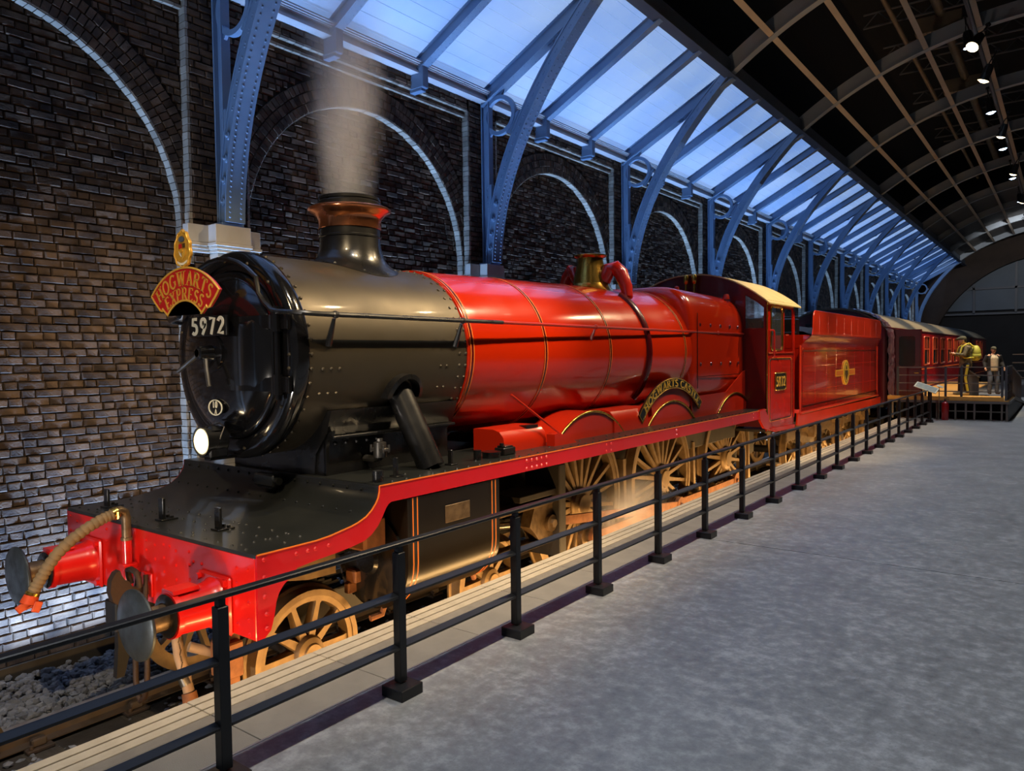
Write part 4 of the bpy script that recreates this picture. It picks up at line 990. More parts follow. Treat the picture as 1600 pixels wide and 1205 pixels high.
# safety valve bonnet and top feed
SY = 6.17
q = MB(); rings = []
for r0, h in ((.33, None), (.30, .03), (.27, .08), (.245, .15)):
    rg = []
    for i in range(40):
        a = 2 * pi * i / 40; x, y = r0 * cos(a), r0 * sin(a); zc = BZ + sqrt(.89 ** 2 - x * x); z = zc if h is None else zc * (1 - min(1, h / .15)) + (BZ + .88) * min(1, h / .15) + h * .4
        rg.append((x, SY + y, z))
    rings.append(rg)
q.ring_loft(rings, True); q.lathe([(.245, BZ + .94), (.225, 2.76), (.195, 2.90), (.175, 2.99), (.178, 3.02), (.225, 3.045), (.228, 3.06), (.205, 3.07), (.15, 3.05), (0, 3.03)], (0, SY, 0), 'Z', 40); P(q, 'safety_valve_bonnet', 'brass', sharp=50)
for s in (1, -1):
    q = MB(); cx = .30
    q.tube([(s * .20, SY + .02, 2.70), (s * .27, SY + .04, 2.86), (s * .34, SY + .08, 2.875), (s * .42, SY + .10, 2.80), (s * .50, SY + .10, 2.60), (s * .54, SY + .06, 2.46)], [.09, .10, .105, .10, .085, .07], 14); tf = P(q, 'top_feed_cover', 'cab_red')
    q = MB(); rg = []
    for i in range(24):
        a = radians(58 - 100 * i / 23); r = brad(6.13); d = Vector((s * cos(a), 0, sin(a)))
        rg.append([Vector((0, 6.13 + o, BZ)) + d * (r + h) for o, h in ((-.05, 0), (-.045, .03), (-.02, .048), (.02, .048), (.045, .03), (.05, 0))])
    q.ring_loft(rg, True, True, True); q.build('feed_pipe_cover', 'dark_red', tf)
# firebox (square-shouldered)
def fbring(y, hw, zt, zb, ex):
    out = []; zc = BZ
    for i in range(64):
        a = 2 * pi * i / 64; c, s = cos(a), sin(a)
        x = hw * (abs(c) ** (2 / ex)) * (1 if c > 0 else -1); hz = (zt - zc) if s > 0 else (zc - zb)
        out.append((x, y, zc + hz * (abs(s) ** (2 / ex)) * (1 if s > 0 else -1)))
    return out
b = MB(); b.ring_loft([fbring(7.42, .885, BZ + .885, BZ - .90, 2), fbring(7.43, .885, 2.66, .84, 3.4), fbring(7.45, .905, 2.69, .82, 3.8), fbring(7.49, .918, 2.705, .80, 4.0), fbring(7.55, .925, 2.712, .80, 4.0), fbring(9.57, .905, 2.675, .80, 4.0)], True, True, True); fb = P(b, 'firebox', 'loco_red', sharp=60)
q = MB()
for y in (7.75, 8.15, 8.55, 8.95, 9.3):
    for z, x in ((1.55, .921), (2.13, .912)): q.lathe([(0, .014), (.022, .012), (.03, 0)], (x, y, z), 'X', 12)
q.build('washout_plug', 'dark_red', fb)
q = MB(); q.bb(.925, .934, 7.6, 9.5, 1.365, 1.373); q.bb(.925, .932, 7.62, 7.63, 1.2, 2.3); q.build('cladding_seam', 'lining_black', fb)
q = MB(); q.lathe([(0, .09), (.04, .08), (.055, .04), (.06, 0)], (.70, 9.35, 2.60), 'Z', 14); q.build('filler_plug', 'splasher_red', fb); q = MB(); q.lathe([(0, .06), (.03, .05), (.04, 0)], (.55, 7.75, 2.66), 'Z', 14); q.build('filler_plug', 'splasher_red', fb)
q = MB()
for x in (-.05, .10): q.cyl((x, 9.46, 2.66), (x, 9.46, 2.92), .022, n=10); q.lathe([(.022, 2.90), (.045, 2.93), (.045, 3.03), (.03, 3.06), (0, 3.07)], (x, 9.46, 0), 'Z', 14)
P(q, 'whistle', 'brass')
# splashers, sandboxes and the plates on the running plate
XS_ = .965; SR = 1.07
def arcpts(cy, r, z0, n=26):
    a0 = math.asin(z0 / r); return [(cy + r * cos(pi - a0 - (pi - 2 * a0) * i / n), r * sin(pi - a0 - (pi - 2 * a0) * i / n)) for i in range(n + 1)]
for s in (1, -1):
    for cy in (AX1, AX2, AX3):
        ap = arcpts(cy, SR, ZP)
        if cy == AX3: ap = [p for p in ap if p[0] < 9.57]
        q = MB(); q.prism(ap + [(ap[-1][0], ZP)] , s * (XS_ - .012), s * XS_, 'YZ'); spl = P(q, 'splasher', 'splasher_red', sharp=30)
        q = MB(); q.strip([(s * (XS_ - .215), y, z) for y, z in ap], (.215, 0, 0), .006); q.build('splasher_top', 'splasher_red', spl, 30)
        q = MB(); q.tube([(s * (XS_ + .004), y, z) for y, z in ap], .015, 8); q.build('brass_beading', 'brass', spl, 60)
    for y0, y1, z1 in ((2.92, 3.62, 1.00), (5.05, 5.93, 1.05)):
        q = MB(); q.prism([(s * .60, ZP), (s * .98, ZP), (s * .98, z1 - .14), (s * .965, z1 - .07), (s * .92, z1 - .02), (s * .85, z1), (s * .60, z1)], y0, y1, 'XZ'); sb = P(q, 'sandbox', 'splasher_red', sharp=30)
        if y0 < 3: q = MB(); q.bb(s * .84, s * .93, 3.35, 3.55, z1 - .022, z1 + .006); q.build('sandbox_slot', 'plate_black', sb)
    q = MB(); q.prism([(7.40, ZP), (9.56, ZP), (9.56, 1.42), (9.45, 1.40), (8.70, 1.10), (7.35, 1.09)], s * .93, s * .945, 'YZ'); P(q, 'side_plate', 'splasher_red', sharp=30)
    q = MB(); q.prism([(3.60, ZP), (4.02, ZP), (3.99, ZP + .02), (3.80, ZP + .10), (3.66, ZP + .13), (3.60, ZP + .12)], s * 1.0, s * 1.10, 'YZ'); P(q, 'bracket_foot', 'splasher_red', sharp=30)
    q = MB(); q.tube([(s * .93, 3.10, 1.33), (s * 1.08, 3.93, ZP + .01)], .012, 6); P(q, 'stay_rod', 'splasher_red')
    # name plate on its backing
    q = MB(); ro, ri = 1.385, 1.245; aa = [radians(137 - (137 - 47) * i / 30) for i in range(31)]
    q.prism([(AX2 + cos(a) * ro, sin(a) * ro) for a in aa] + [(AX2 + cos(a) * ri, sin(a) * ri) for a in aa[::-1]], s * (XS_ + .0), s * (XS_ + .022), 'YZ'); npq = P(q, 'name_plate', 'plate_black', sharp=30)
    q = MB()
    for r in (ro - .006, ri + .006): q.tube([(s * (XS_ + .022), AX2 + cos(a) * r, sin(a) * r) for a in aa], .008, 6)
    for a in (aa[0], aa[-1]): q.tube([(s * (XS_ + .022), AX2 + cos(a) * r, sin(a) * r) for r in (ri, ro)], .008, 6)
    q.build('plate_border', 'brass', npq)
    word_arc(lambda g: g.build('letter', 'sign_gold', npq, 30), 'HOGWARTS CASTLE', Vector((s * (XS_ + .022), AX2, 0)), Vector((0, s, 0)), Vector((0, 0, 1)), Vector((s, 0, 0)), 1.268, .094, .20, 1.80)
    q = MB(); q.prism([(AX2 - .55, ZP), (AX2 + .55, ZP), (AX2 + .62, 1.10), (AX2 + .30, 1.24), (AX2, 1.27), (AX2 - .30, 1.24), (AX2 - .62, 1.10)], s * (XS_ - .03), s * (XS_ - .013), 'YZ'); q.build('plate_backing', 'splasher_red', npq, 30)
# small fittings on the running plate: lubricators, pegs
for x, y, h in ((1.12, 1.36, .12), (1.06, 2.06, .10)): 
    q = MB(); q.bb(x - .02, x + .02, y - .012, y + .012, ZP, ZP + h + .03, .003); q.bb(x - .04, x + .04, y - .03, y + .05, ZP, ZP + .012, .002); P(q, 'lamp_iron', 'loco_black')
q = MB(); q.cyl((1.17, 1.13, ZP), (1.17, 1.13, ZP + .085), .042, n=16); P(q, 'oil_cup', 'loco_black')
q = MB(); q.cyl((1.06, 2.42, ZP), (1.06, 2.42, ZP + .09), .035, n=12); P(q, 'oil_cup', 'loco_black')
q = MB(); q.cyl((1.06, 2.62, ZP), (1.06, 2.62, ZP + .045), .085, n=20); q.cyl((1.06, 2.62, ZP + .045), (1.06, 2.62, ZP + .055), .09, n=20); P(q, 'oil_box', 'loco_black')
q = MB(); q.bb(.98, 1.10, 2.76, 2.94, ZP, ZP + .07, .008); q.bb(.99, 1.09, 2.79, 2.91, ZP + .07, ZP + .085, .004); q.cyl((1.04, 2.80, ZP + .08), (1.04, 2.80, ZP + .11), .02, n=10); P(q, 'lubricator', 'loco_black')
# cylinders
for s in (1, -1):
    q = MB(); cx, cz, r = .905, .135, .395; sec_ = [(s * (cx - .25), .64), (s * (cx + r), .64)] + [(s * (cx + r * cos(radians(a))), cz + r * sin(radians(a))) for a in range(0, -181, -10)] + [(s * (cx - r), .45)]
    q.ring_loft([[(x, y, z) for x, z in sec_] for y in (1.30, 2.42)], True, True, True); cy_ = P(q, 'cylinder', 'cylinder_black', sharp=35)
    for y in (1.38, 2.34):
        k = 1.006; q = MB()
        for o in (-.024, .024): q.ring_loft([[(s * (cx + (abs(x) - cx) * k), y + o + e, cz + (z - cz) * k) for x, z in sec_[1:-1]] for e in (-.006, .006)], False)
        q.build('cylinder_lining', 'lining', cy_, 0)
        q = MB(); q.ring_loft([[(s * (cx + (abs(x) - cx) * 1.003), y + e, cz + (z - cz) * 1.003) for x, z in sec_[1:-1]] for e in (-.045, .045)], False); q.build('cylinder_band', 'plate_black', cy_, 35)
    q = MB(); q.lathe([(0, 1.225), (.10, 1.225), (.12, 1.25), (.33, 1.262), (.365, 1.275), (.365, 1.30)], (s * cx, 0, cz), 'Y', 36); q.build('cylinder_cover', 'loco_black', cy_)
    q = MB()
    for i in range(12): a = 2 * pi * i / 12; q.cyl((s * cx + .335 * cos(a), 1.245, cz + .335 * sin(a)), (s * cx + .335 * cos(a), 1.27, cz + .335 * sin(a)), .018, n=6)
    q.build('cover_nuts', 'loco_black', cy_)
    q = MB(); q.lathe([(0, 2.52), (.09, 2.52), (.11, 2.46), (.34, 2.44), (.36, 2.42)], (s * cx, 0, cz), 'Y', 30); q.cyl((s * cx, 2.46, cz), (s * cx, 3.3, cz - .11), .035, n=12); q.build('piston_rod', 'steel', cy_)
    q = MB(); q.tube([(s * 1.0, 1.34, -.2), (s * 1.0, 1.30, -.29), (s * .98, 1.20, -.30)], .025, 8); q.build('drain_pipe', 'rusty', cy_); q = MB(); q.tube([(s * 1.0, 2.38, -.2), (s * 1.0, 2.42, -.29)], .025, 8); q.build('drain_pipe', 'rusty', cy_)
    q = MB(); q.bb(s * .66, s * 1.16, 1.0, 1.22, .28, .52, .02); q.build('steam_chest', 'rusty', cy_)
    q = MB(); q.bb(s * 1.28, s * 1.305, 1.72, 2.02, .38, .52, .003); q.build('maker_plate', 'oily_steel', cy_)
# crosshead, slide bars
for s in (1, -1):
    q = MB(); q.bb(s * .90, s * 1.06, 2.60, 3.75, .20, .255, .006); q.bb(s * .90, s * 1.06, 2.60, 3.75, -.195, -.14, .006); P(q, 'slide_bar', 'oily_steel')
    q = MB(); q.prism([(3.30, .20), (3.66, .20), (3.70, .08), (3.74, -.02), (3.66, -.10), (3.60, -.14), (3.38, -.14), (3.30, -.05), (3.22, .02)], s * .93, s * 1.05, 'YZ'); q.cyl((s * .92, 3.56, .01), (s * 1.09, 3.56, .01), .085, n=20); q.cyl((s * 1.09, 3.56, .01), (s * 1.12, 3.56, .01), .045, n=6); P(q, 'crosshead', 'oily_steel', sharp=30)
    q = MB(); q.bb(s * .70, s * 1.14, 3.62, 3.74, -.35, .60, .01); q.bb(s * .72, s * 1.10, 3.0, 3.62, .30, .36, .006); P(q, 'motion_bracket', 'under_black')
# ------------------------------------------------------------------ wheels, rods, bogie
def wheel_meshes(R, nsp, rim, hub, wname):
    w = MB(); w.lathe([(R - rim, -.055), (R - .045, -.06), (R - .045, -.068), (R + .0, -.068), (R + .002, .02), (R + .006, .03), (R + .028, .04), (R + .028, .06), (R + .01, .068), (R - .045, .068), (R - rim, .055), (R - rim, -.055)], (0, 0, 0), 'X', 56)
    sp = MB(); r0, r1 = hub * .85, R - rim + .01
    sec = lambda r, a, c: [(-a, -c, r), (-a * .4, -c * 1.35, r), (a, -c, r), (a, c, r), (-a * .4, c * 1.35, r), (-a, c, r)]
    sp.ring_loft([sec(r0, .050, .030), sec((r0 + r1) / 2, .040, .022), sec(r1 - .03, .036, .020), sec(r1, .042, .034)], True, True, True)
    h = MB(); h.lathe([(0, -.115), (hub * .55, -.115), (hub * .62, -.10), (hub * .9, -.085), (hub, -.06), (hub, .06), (0, .07)], (0, 0, 0), 'X', 28)
    return w.mesh(wname, 'dusty_wheel', sharp=30), sp.mesh('spoke', 'dusty_wheel', sharp=30), h.mesh('hub', 'dusty_wheel', sharp=30)
def add_wheel(parent, meshes, name, nsp, s, y, z, pz, full=True, x=.755):
    w = link(name, meshes[0], parent, (s * x, y, z - pz))
    if s > 0: w.rotation_euler = (0, 0, pi)
    link('hub', meshes[2], w)
    for i in range(nsp): link('spoke', meshes[1], w, (0, 0, 0), (2 * pi * (i + .5) / nsp, 0, 0))
    return w
DW = wheel_meshes(.914, 20, .115, .20, 'driving_wheel'); BW = wheel_meshes(.457, 10, .085, .125, 'bogie_wheel')
PIN = (.10, -.368)
pinm = MB(); pinm.cyl((-.20, 0, 0), (.0, 0, 0), .075, n=18); pinm.lathe([(0, -.02), (.15, -.02), (.155, 0), (.155, .05)], (-.08, 0, 0), 'X', 22); pinm = pinm.mesh('crank_pin', 'oily_steel')
bal = MB(); bal.prism([( .80 * cos(radians(a)), .80 * sin(radians(a))) for a in range(50, 131, 8)] + [(.80 * cos(radians(130)) , .60)] + [(.80 * cos(radians(50)), .60)], -.05, .03, 'YZ'); bal = bal.mesh('balance_weight', 'dusty_wheel', sharp=30)
for s in (1, -1):
    for y in (AX1, AX2, AX3):
        w = add_wheel(loco, DW, 'driving_wheel', 20, s, y, RAILZ + .914, RAILZ)
        link('crank_pin', pinm, w, (0, (-1 if s > 0 else 1) * PIN[0], PIN[1]))
        link('balance_weight', bal, w)
    for y in (BX1, BX2): add_wheel(loco, BW, 'bogie_wheel', 10, s, y, RAILZ + .457, RAILZ)
for y, r in ((AX1, .10), (AX2, .10), (AX3, .10)): P(MB().cyl((-.70, y, RAILZ + .914), (.70, y, RAILZ + .914), r, n=16), 'axle', 'under_black')
for y in (BX1, BX2): P(MB().cyl((-.70, y, RAILZ + .457), (.70, y, RAILZ + .457), .07, n=14), 'axle', 'under_black')
AZL = RAILZ + .914
def rod(x, p, q, h0, h1, t):
    b = MB(); (y0, z0), (y1, z1) = p, q; d = Vector((0, y1 - y0, z1 - z0)).normalized(); n = Vector((0, -d.z, d.y))
    A, B = Vector((x, y0, z0)), Vector((x, y1, z1)); rg = []
    for f, h in ((0, h0), (.5, (h0 + h1) / 2), (1, h1)):
        c = A.lerp(B, f); rg.append([c - n * h + Vector((-t, 0, 0)), c - n * h + Vector((t, 0, 0)), c + n * h + Vector((t, 0, 0)), c + n * h + Vector((-t, 0, 0))])
    b.ring_loft(rg, True, True, True)
    for c, r in ((A, .095), (B, .12)): b.cyl(c - Vector((t * 1.3, 0, 0)), c + Vector((t * 1.3, 0, 0)), r, n=22); b.cyl(c + Vector((t * 1.3, 0, 0)), c + Vector((t * 1.3 + .03, 0, 0)), .04, n=8)
    return b
for s in (1, -1):
    P(rod(s * 1.02, (3.56, .01), (AX2 + PIN[0], AZL + PIN[1]), .045, .06, .022), 'connecting_rod', 'rusty', sharp=30)
    P(rod(s * .935, (AX1 + PIN[0], AZL + PIN[1]), (AX2 + PIN[0], AZL + PIN[1]), .055, .055, .020), 'coupling_rod', 'rusty', sharp=30)
    P(rod(s * .935, (AX2 + PIN[0], AZL + PIN[1]), (AX3 + PIN[0], AZL + PIN[1]), .055, .055, .020), 'coupling_rod', 'rusty', sharp=30)
    for y in (5.55, 7.70, 10.05):                       # brake blocks and hangers between the drivers
        q = MB(); q.prism([(y, .40), (y + .07, .40), (y + .10, -.3), (y + .13, -.55), (y + .02, -.55), (y + .03, -.2)], s * .71, s * .82, 'YZ'); P(q, 'brake_hanger', 'dusty_wheel', sharp=30)
    q = MB(); q.bb(s * .74, s * .78, 4.0, 10.6, -.60, -.55, .006); P(q, 'brake_rod', 'rusty')
    q = MB(); q.prism([(.25, -.30), (.55, -.22), (.75, -.15), (1.8, -.10), (2.9, -.15), (3.4, -.30), (3.35, -.42), (2.5, -.36), (1.2, -.36), (.3, -.42)], s * .56, s * .60, 'YZ'); P(q, 'bogie_frame', 'under_black', sharp=30)
    q = MB(); 
    for i in range(6): q.bb(s * .60, s * .68, .35 + .07 * i, 1.15 - .07 * i, -.05 + .022 * i, -.03 + .022 * i)
    for i in range(9): q.cyl((s * .64, .42 + .04 * i, .10), (s * .64, .44 + .04 * i, .02), .014, n=5)
    P(q, 'bogie_spring', 'under_black')
    q = MB(); q.bb(s * .70, s * .82, 1.20, 1.30, -.06, .04, .01); q.bb(s * .70, s * .76, 1.18, 1.45, -.15, -.06, .01); P(q, 'bogie_stay', 'rusty')
    q = MB(); q.prism([(.15, .36), (.62, .36), (.95, .36), (.95, .10), (.70, .11), (.45, .16), (.30, .22)], s * .86, s * .89, 'YZ'); P(q, 'guard_plate', 'under_black' if s < 0 else 'dusty_wheel', sharp=30)
    q = MB(); q.prism([(.10, .30), (.22, .30), (.20, -.60), (.14, -.80), (.08, -.80), (.10, -.55)], s * .72, s * .78, 'YZ'); q.bb(s * .66, s * .84, .06, .20, -.42, -.18, .01); P(q, 'guard_iron', 'under_black' if s < 0 else 'rusty', sharp=30)
q = MB(); q.bb(-.55, .55, .10, .60, .02, .30, .02); P(q, 'front_stretcher', 'under_black')
q = MB(); q.tube([(.45, .03, -.26), (.55, .30, -.40), (.62, .42, -.46)], .035, 10); P(q, 'drain_hose', 'hose_tan')
q = MB(); q.bb(-.55, .55, 3.3, 10.8, -.16, .60, .02); P(q, 'inside_motion', 'under_black')
q = MB(); q.bb(-.8, .8, 7.5, 9.5, .30, .85, .02); P(q, 'ashpan', 'under_black')

# ------------------------------------------------------------------ cab
CY0, CY1, XC = 9.56, 11.05, 1.30
EDGE, APEX = 2.54, 3.07
def roof_z(x): return EDGE + (APEX - EDGE) * (1 - (abs(x) / XC) ** 2.1)
def plate_hole(mb, outer, inner, a, t, axis, n=48):
    """flat plate with an opening: outer and inner loops (2-D) resampled by angle; axis 'X' or 'Y' is the thin direction"""
    cx = sum(p[0] for p in inner) / len(inner); cz = sum(p[1] for p in inner) / len(inner)
    def hit(poly, th):
        dx, dz = cos(th), sin(th); best = None
        for (x0, z0), (x1, z1) in zip(poly, poly[1:] + poly[:1]):
            ex, ez = x1 - x0, z1 - z0; den = dx * ez - dz * ex
            if abs(den) < 1e-9: continue
            s_ = ((x0 - cx) * ez - (z0 - cz) * ex) / den; u = ((x0 - cx) * dz - (z0 - cz) * dx) / den
            if s_ > 0 and -1e-6 <= u <= 1 + 1e-6 and (best is None or s_ < best): best = s_
        return (cx + dx * best, cz + dz * best)
    th = sorted(set([2 * pi * i / n for i in range(n)] + [atan2(z - cz, x - cx) % (2 * pi) for x, z in outer + inner]))
    mk = (lambda p, d: (d, p[0], p[1])) if axis == 'X' else (lambda p, d: (p[0], d, p[1]))
    rg = []
    for q in th:
        o, i = hit(outer, q), hit(inner, q); rg.append([mk(o, a), mk(i, a), mk(i, a + t), mk(o, a + t)])
    mb.ring_loft(rg, True, loop=True)
def rrect(x0, x1, z0, z1, r, n=5):
    out = []
    for cx, cz, a in ((x1 - r, z1 - r, 0), (x0 + r, z1 - r, 90), (x0 + r, z0 + r, 180), (x1 - r, z0 + r, 270)): out += arc(cx, cz, r, a, a + 90, n)
    return out
for s in (1, -1):
    q = MB()
    outer = [(s * .40, ZP - .3), (s * XC, ZP - .3), (s * XC, EDGE)] + [(s * x, roof_z(x)) for x in (1.15, 1.0, .85, .7, .55, .40)]
    inner = [(s * .945, 2.11), (s * 1.255, 2.11), (s * 1.265, 2.45), (s * 1.15, 2.55), (s * 1.05, 2.61), (s * .945, 2.665)]
    plate_hole(q, outer, inner, CY0, .015, 'Y'); cf = P(q, 'cab_front', 'dark_red', sharp=30)
    q = MB(); lp_ = [(x, CY0 - .004, z) for x, z in inner]; q.tube(lp_ + [lp_[0]], .010, 6); q.build('window_rim', 'dark_red', cf)
    q = MB(); q.prism(inner, CY0 + .005, CY0 + .009, 'XZ'); q.build('window_glass', 'glass', cf, 0)
q = MB(); q.prism([(-.40, ZP), (.40, ZP)] + [(x, roof_z(x)) for x in (.40, .2, 0, -.2, -.40)], CY0, CY0 + .015, 'XZ'); P(q, 'cab_front', 'dark_red', sharp=30)
for s in (1, -1):
    q = MB(); a = s * XC; t = -s * .014
    outer = [(CY0, .42), (10.50, .42), (10.50, EDGE), (CY0, EDGE)]; inner = rrect(9.77, 10.36, 1.77, 2.46, .07)
    plate_hole(q, outer, inner, a, t, 'X')
    q.bb(a, a + t, 10.50, 11.02, .42, 1.70); q.bb(a, a + t, 10.50, 11.02, 2.47, EDGE); q.bb(a, a + t * 1.6, 10.99, 11.05, .42, EDGE)
    cs = P(q, 'cab_side', 'cab_red', sharp=30)
    q = MB(); lp_ = [(a + s * .004, y, z) for y, z in rrect(9.755, 10.375, 1.755, 2.475, .08)]; q.tube(lp_ + [lp_[0]], .018, 8); q.build('brass_window_frame', 'brass', cs)
    q = MB(); q.prism(rrect(9.77, 10.36, 1.77, 2.46, .07), a - s * .008, a - s * .004, 'YZ'); q.build('window_glass', 'glass', cs, 0)
    q = MB(); q.bb(a, a + s * .012, CY0, CY0 + .03, .42, EDGE); q.build('brass_edge', 'brass', cs)
    q = MB(); lp_ = [(a + s * .002, y, z) for y, z in rrect(9.72, 10.90, .58, 1.60, .06)]; q.tube(lp_ + [lp_[0]], .007, 5); q.build('panel_lining', 'lining_black', cs)
    q = MB(); lp_ = [(a + s * .002, y, z) for y, z in rrect(9.70, 10.92, .56, 1.62, .06)]; q.tube(lp_ + [lp_[0]], .004, 5); q.build('panel_line', 'lining', cs)
    q = MB(); q.bb(a, a + s * .02, 9.62, 11.05, 1.70, 1.725, .004); q.build('cab_beading', 'cab_red', cs)
    q = MB(); q.prism(rrect(9.98, 10.55, 1.075, 1.37, .03), a, a + s * .014, 'YZ'); pl_ = q.build('cab_number_plate', 'plate_black', cs, 30)
    q = MB(); lp_ = [(a + s * .015, y, z) for y, z in rrect(9.98, 10.55, 1.075, 1.37, .03)]; q.tube(lp_ + [lp_[0]], .010, 6); q.build('plate_border', 'brass', pl_)
    o3 = Vector((a + s * .014, 10.025 if s > 0 else 10.505, 1.135)); word_line(lambda g: g.build('digit', 'sign_gold', pl_, 30), '5972', o3, Vector((0, s, 0)), Vector((0, 0, 1)), Vector((s, 0, 0)), .17, .17, .06, False, 1.05)
    q = MB()
    for y in np.arange(9.64, 11.0, .07): q.rivet((a, y, .47), (s, 0, 0), .008, .006)
    for z in np.arange(.55, 1.65, .08): q.rivet((a, 9.62, z), (s, 0, 0), .007, .005); q.rivet((a, 10.97, z), (s, 0, 0), .007, .005)
    q.build('cab_rivets', 'cab_red', cs, kind='stuff')
    q = MB(); q.tube([(s * (XC + .01), 9.70, 2.08), (s * (XC + .06), 9.72, 2.08), (s * (XC + .07), 9.73, 2.05), (s * (XC + .07), 9.73, 1.66), (s * (XC + .01), 9.73, 1.62)], .014, 8); q.build('grab_rail', 'cab_red', cs)
    q = MB(); q.tube([(s * (XC - .02), 11.12, .55), (s * (XC - .02), 11.12, 2.45)], .016, 8); q.tube([(s * (XC - .02), 11.12, 1.70), (s * (XC - .02), 11.02, 1.70)], .012, 6); q.tube([(s * (XC - .02), 10.80, 2.02), (s * (XC - .02), 10.62, 2.02)], .012, 6); q.build('cab_pillar', 'cab_red', cs)
    q = MB(); q.prism([(9.16, ZP + .01), (9.40, ZP + .02), (9.62, .62), (9.62, .46), (11.05, .42), (11.05, .36), (9.95, .38), (9.40, .48), (9.20, .62)], s * 1.285, s * 1.325, 'YZ'); q.build('lower_skirt', 'cab_red', cs, 30)
    q = MB(); q.prism([(9.98, .40), (10.12, .40), (10.55, -.62), (10.30, -.62)], s * 1.16, s * 1.18, 'YZ'); q.bb(s * 1.10, s * 1.32, 10.20, 10.52, -.62, -.59, .005); q.bb(s * 1.12, s * 1.30, 10.10, 10.35, -.22, -.19, .005); P(q, 'cab_steps', 'dusty_wheel', sharp=30)
q = MB(); xs = [-1.36 + 2.72 * i / 24 for i in range(25)]; zf = lambda x: EDGE - .012 + (APEX + .02 - EDGE) * (1 - (abs(x) / 1.36) ** 2.1)
q.ring_loft([[(x, y, zf(x)) for x in xs] + [(x, y, zf(x) - .02) for x in xs[::-1]] for y in (CY0 - .05, 11.30)], True, True, True); rf = P(q, 'cab_roof', 'cab_roof', sharp=50)
q = MB()
for y in np.arange(9.6, 11.3, .09):
    for s in (1, -1): q.rivet((s * 1.31, y, zf(1.31)), (s * .6, 0, 1), .012, .011)
q.build('roof_rivets', 'cab_roof', rf, kind='stuff')
q = MB(); q.bb(-1.28, 1.28, 9.6, 11.3, .40, .44); P(q, 'cab_floor', 'under_black')
q = MB(); q.bb(-.80, .80, 9.60, 9.75, .44, 2.35, .03); P(q, 'backhead', 'under_black')

# ------------------------------------------------------------------ headboard and headlamp hung on the front
HBY = .335
hbd = thing('train_headboard', 'curved red headboard lettered in gold with a gold crest above the smokebox door', 'sign', (0, HBY, 2.10))
cxz = Vector((0, HBY - .02, 1.72)); ro, ri = .665, .400
q = MB(); aa = [radians(134 - 88 * i / 28) for i in range(29)]
def hpt(a, r): return (cos(a) * r, cxz.z + sin(a) * r)
innr = []
ends = [hpt(radians(134), ri + .0)]
poly = [hpt(a, ro) for a in aa]
ar = radians(46); al = radians(134)
poly += [hpt(ar, ro - .07), hpt(ar + .02, ro - .17), hpt(ar + .05, ro - .19), hpt(ar + .09, ro - .18), hpt(ar + .12, ri + .03), hpt(ar + .15, ri - .01)]
poly += [hpt(radians(54 + (126 - 54) * i / 16), ri + .025 * sin(pi * i / 16)) for i in range(17)]
poly += [hpt(al - .15, ri - .01), hpt(al - .12, ri + .03), hpt(al - .09, ro - .18), hpt(al - .05, ro - .19), hpt(al - .02, ro - .17), hpt(al, ro - .07)]
q.prism(poly, HBY - .012, HBY + .012, 'XZ'); brd = q.build('board', 'sign_red', hbd, 30)
q = MB(); lp_ = [(x, HBY - .013, z) for x, z in poly]; q.tube(lp_ + [lp_[0]], .008, 6); q.build('board_border', 'sign_gold', hbd)
word_arc(lambda g: g.build('letter', 'sign_gold', hbd, 30), 'HOGWARTS', Vector((0, HBY - .012, cxz.z)), Vector((1, 0, 0)), Vector((0, 0, 1)), Vector((0, -1, 0)), .535, .105, .17, .74, .05)
word_arc(lambda g: g.build('letter', 'sign_gold', hbd, 30), 'EXPRESS', Vector((0, HBY - .012, cxz.z)), Vector((1, 0, 0)), Vector((0, 0, 1)), Vector((0, -1, 0)), .425, .095, .17, .49, .05)
def crest_outline(c, w, h, k=1.0):
    """scalloped oval, narrow above and below"""
    out = []
    for i in range(64):
        t = 2 * pi * i / 64; r = (1 + .045 * cos(10 * t)) * k; x = w * sin(t) * r * (1 - .18 * cos(t)); z = h * cos(t) * r; out.append((c[0] + x, c[1] + z))
    return out
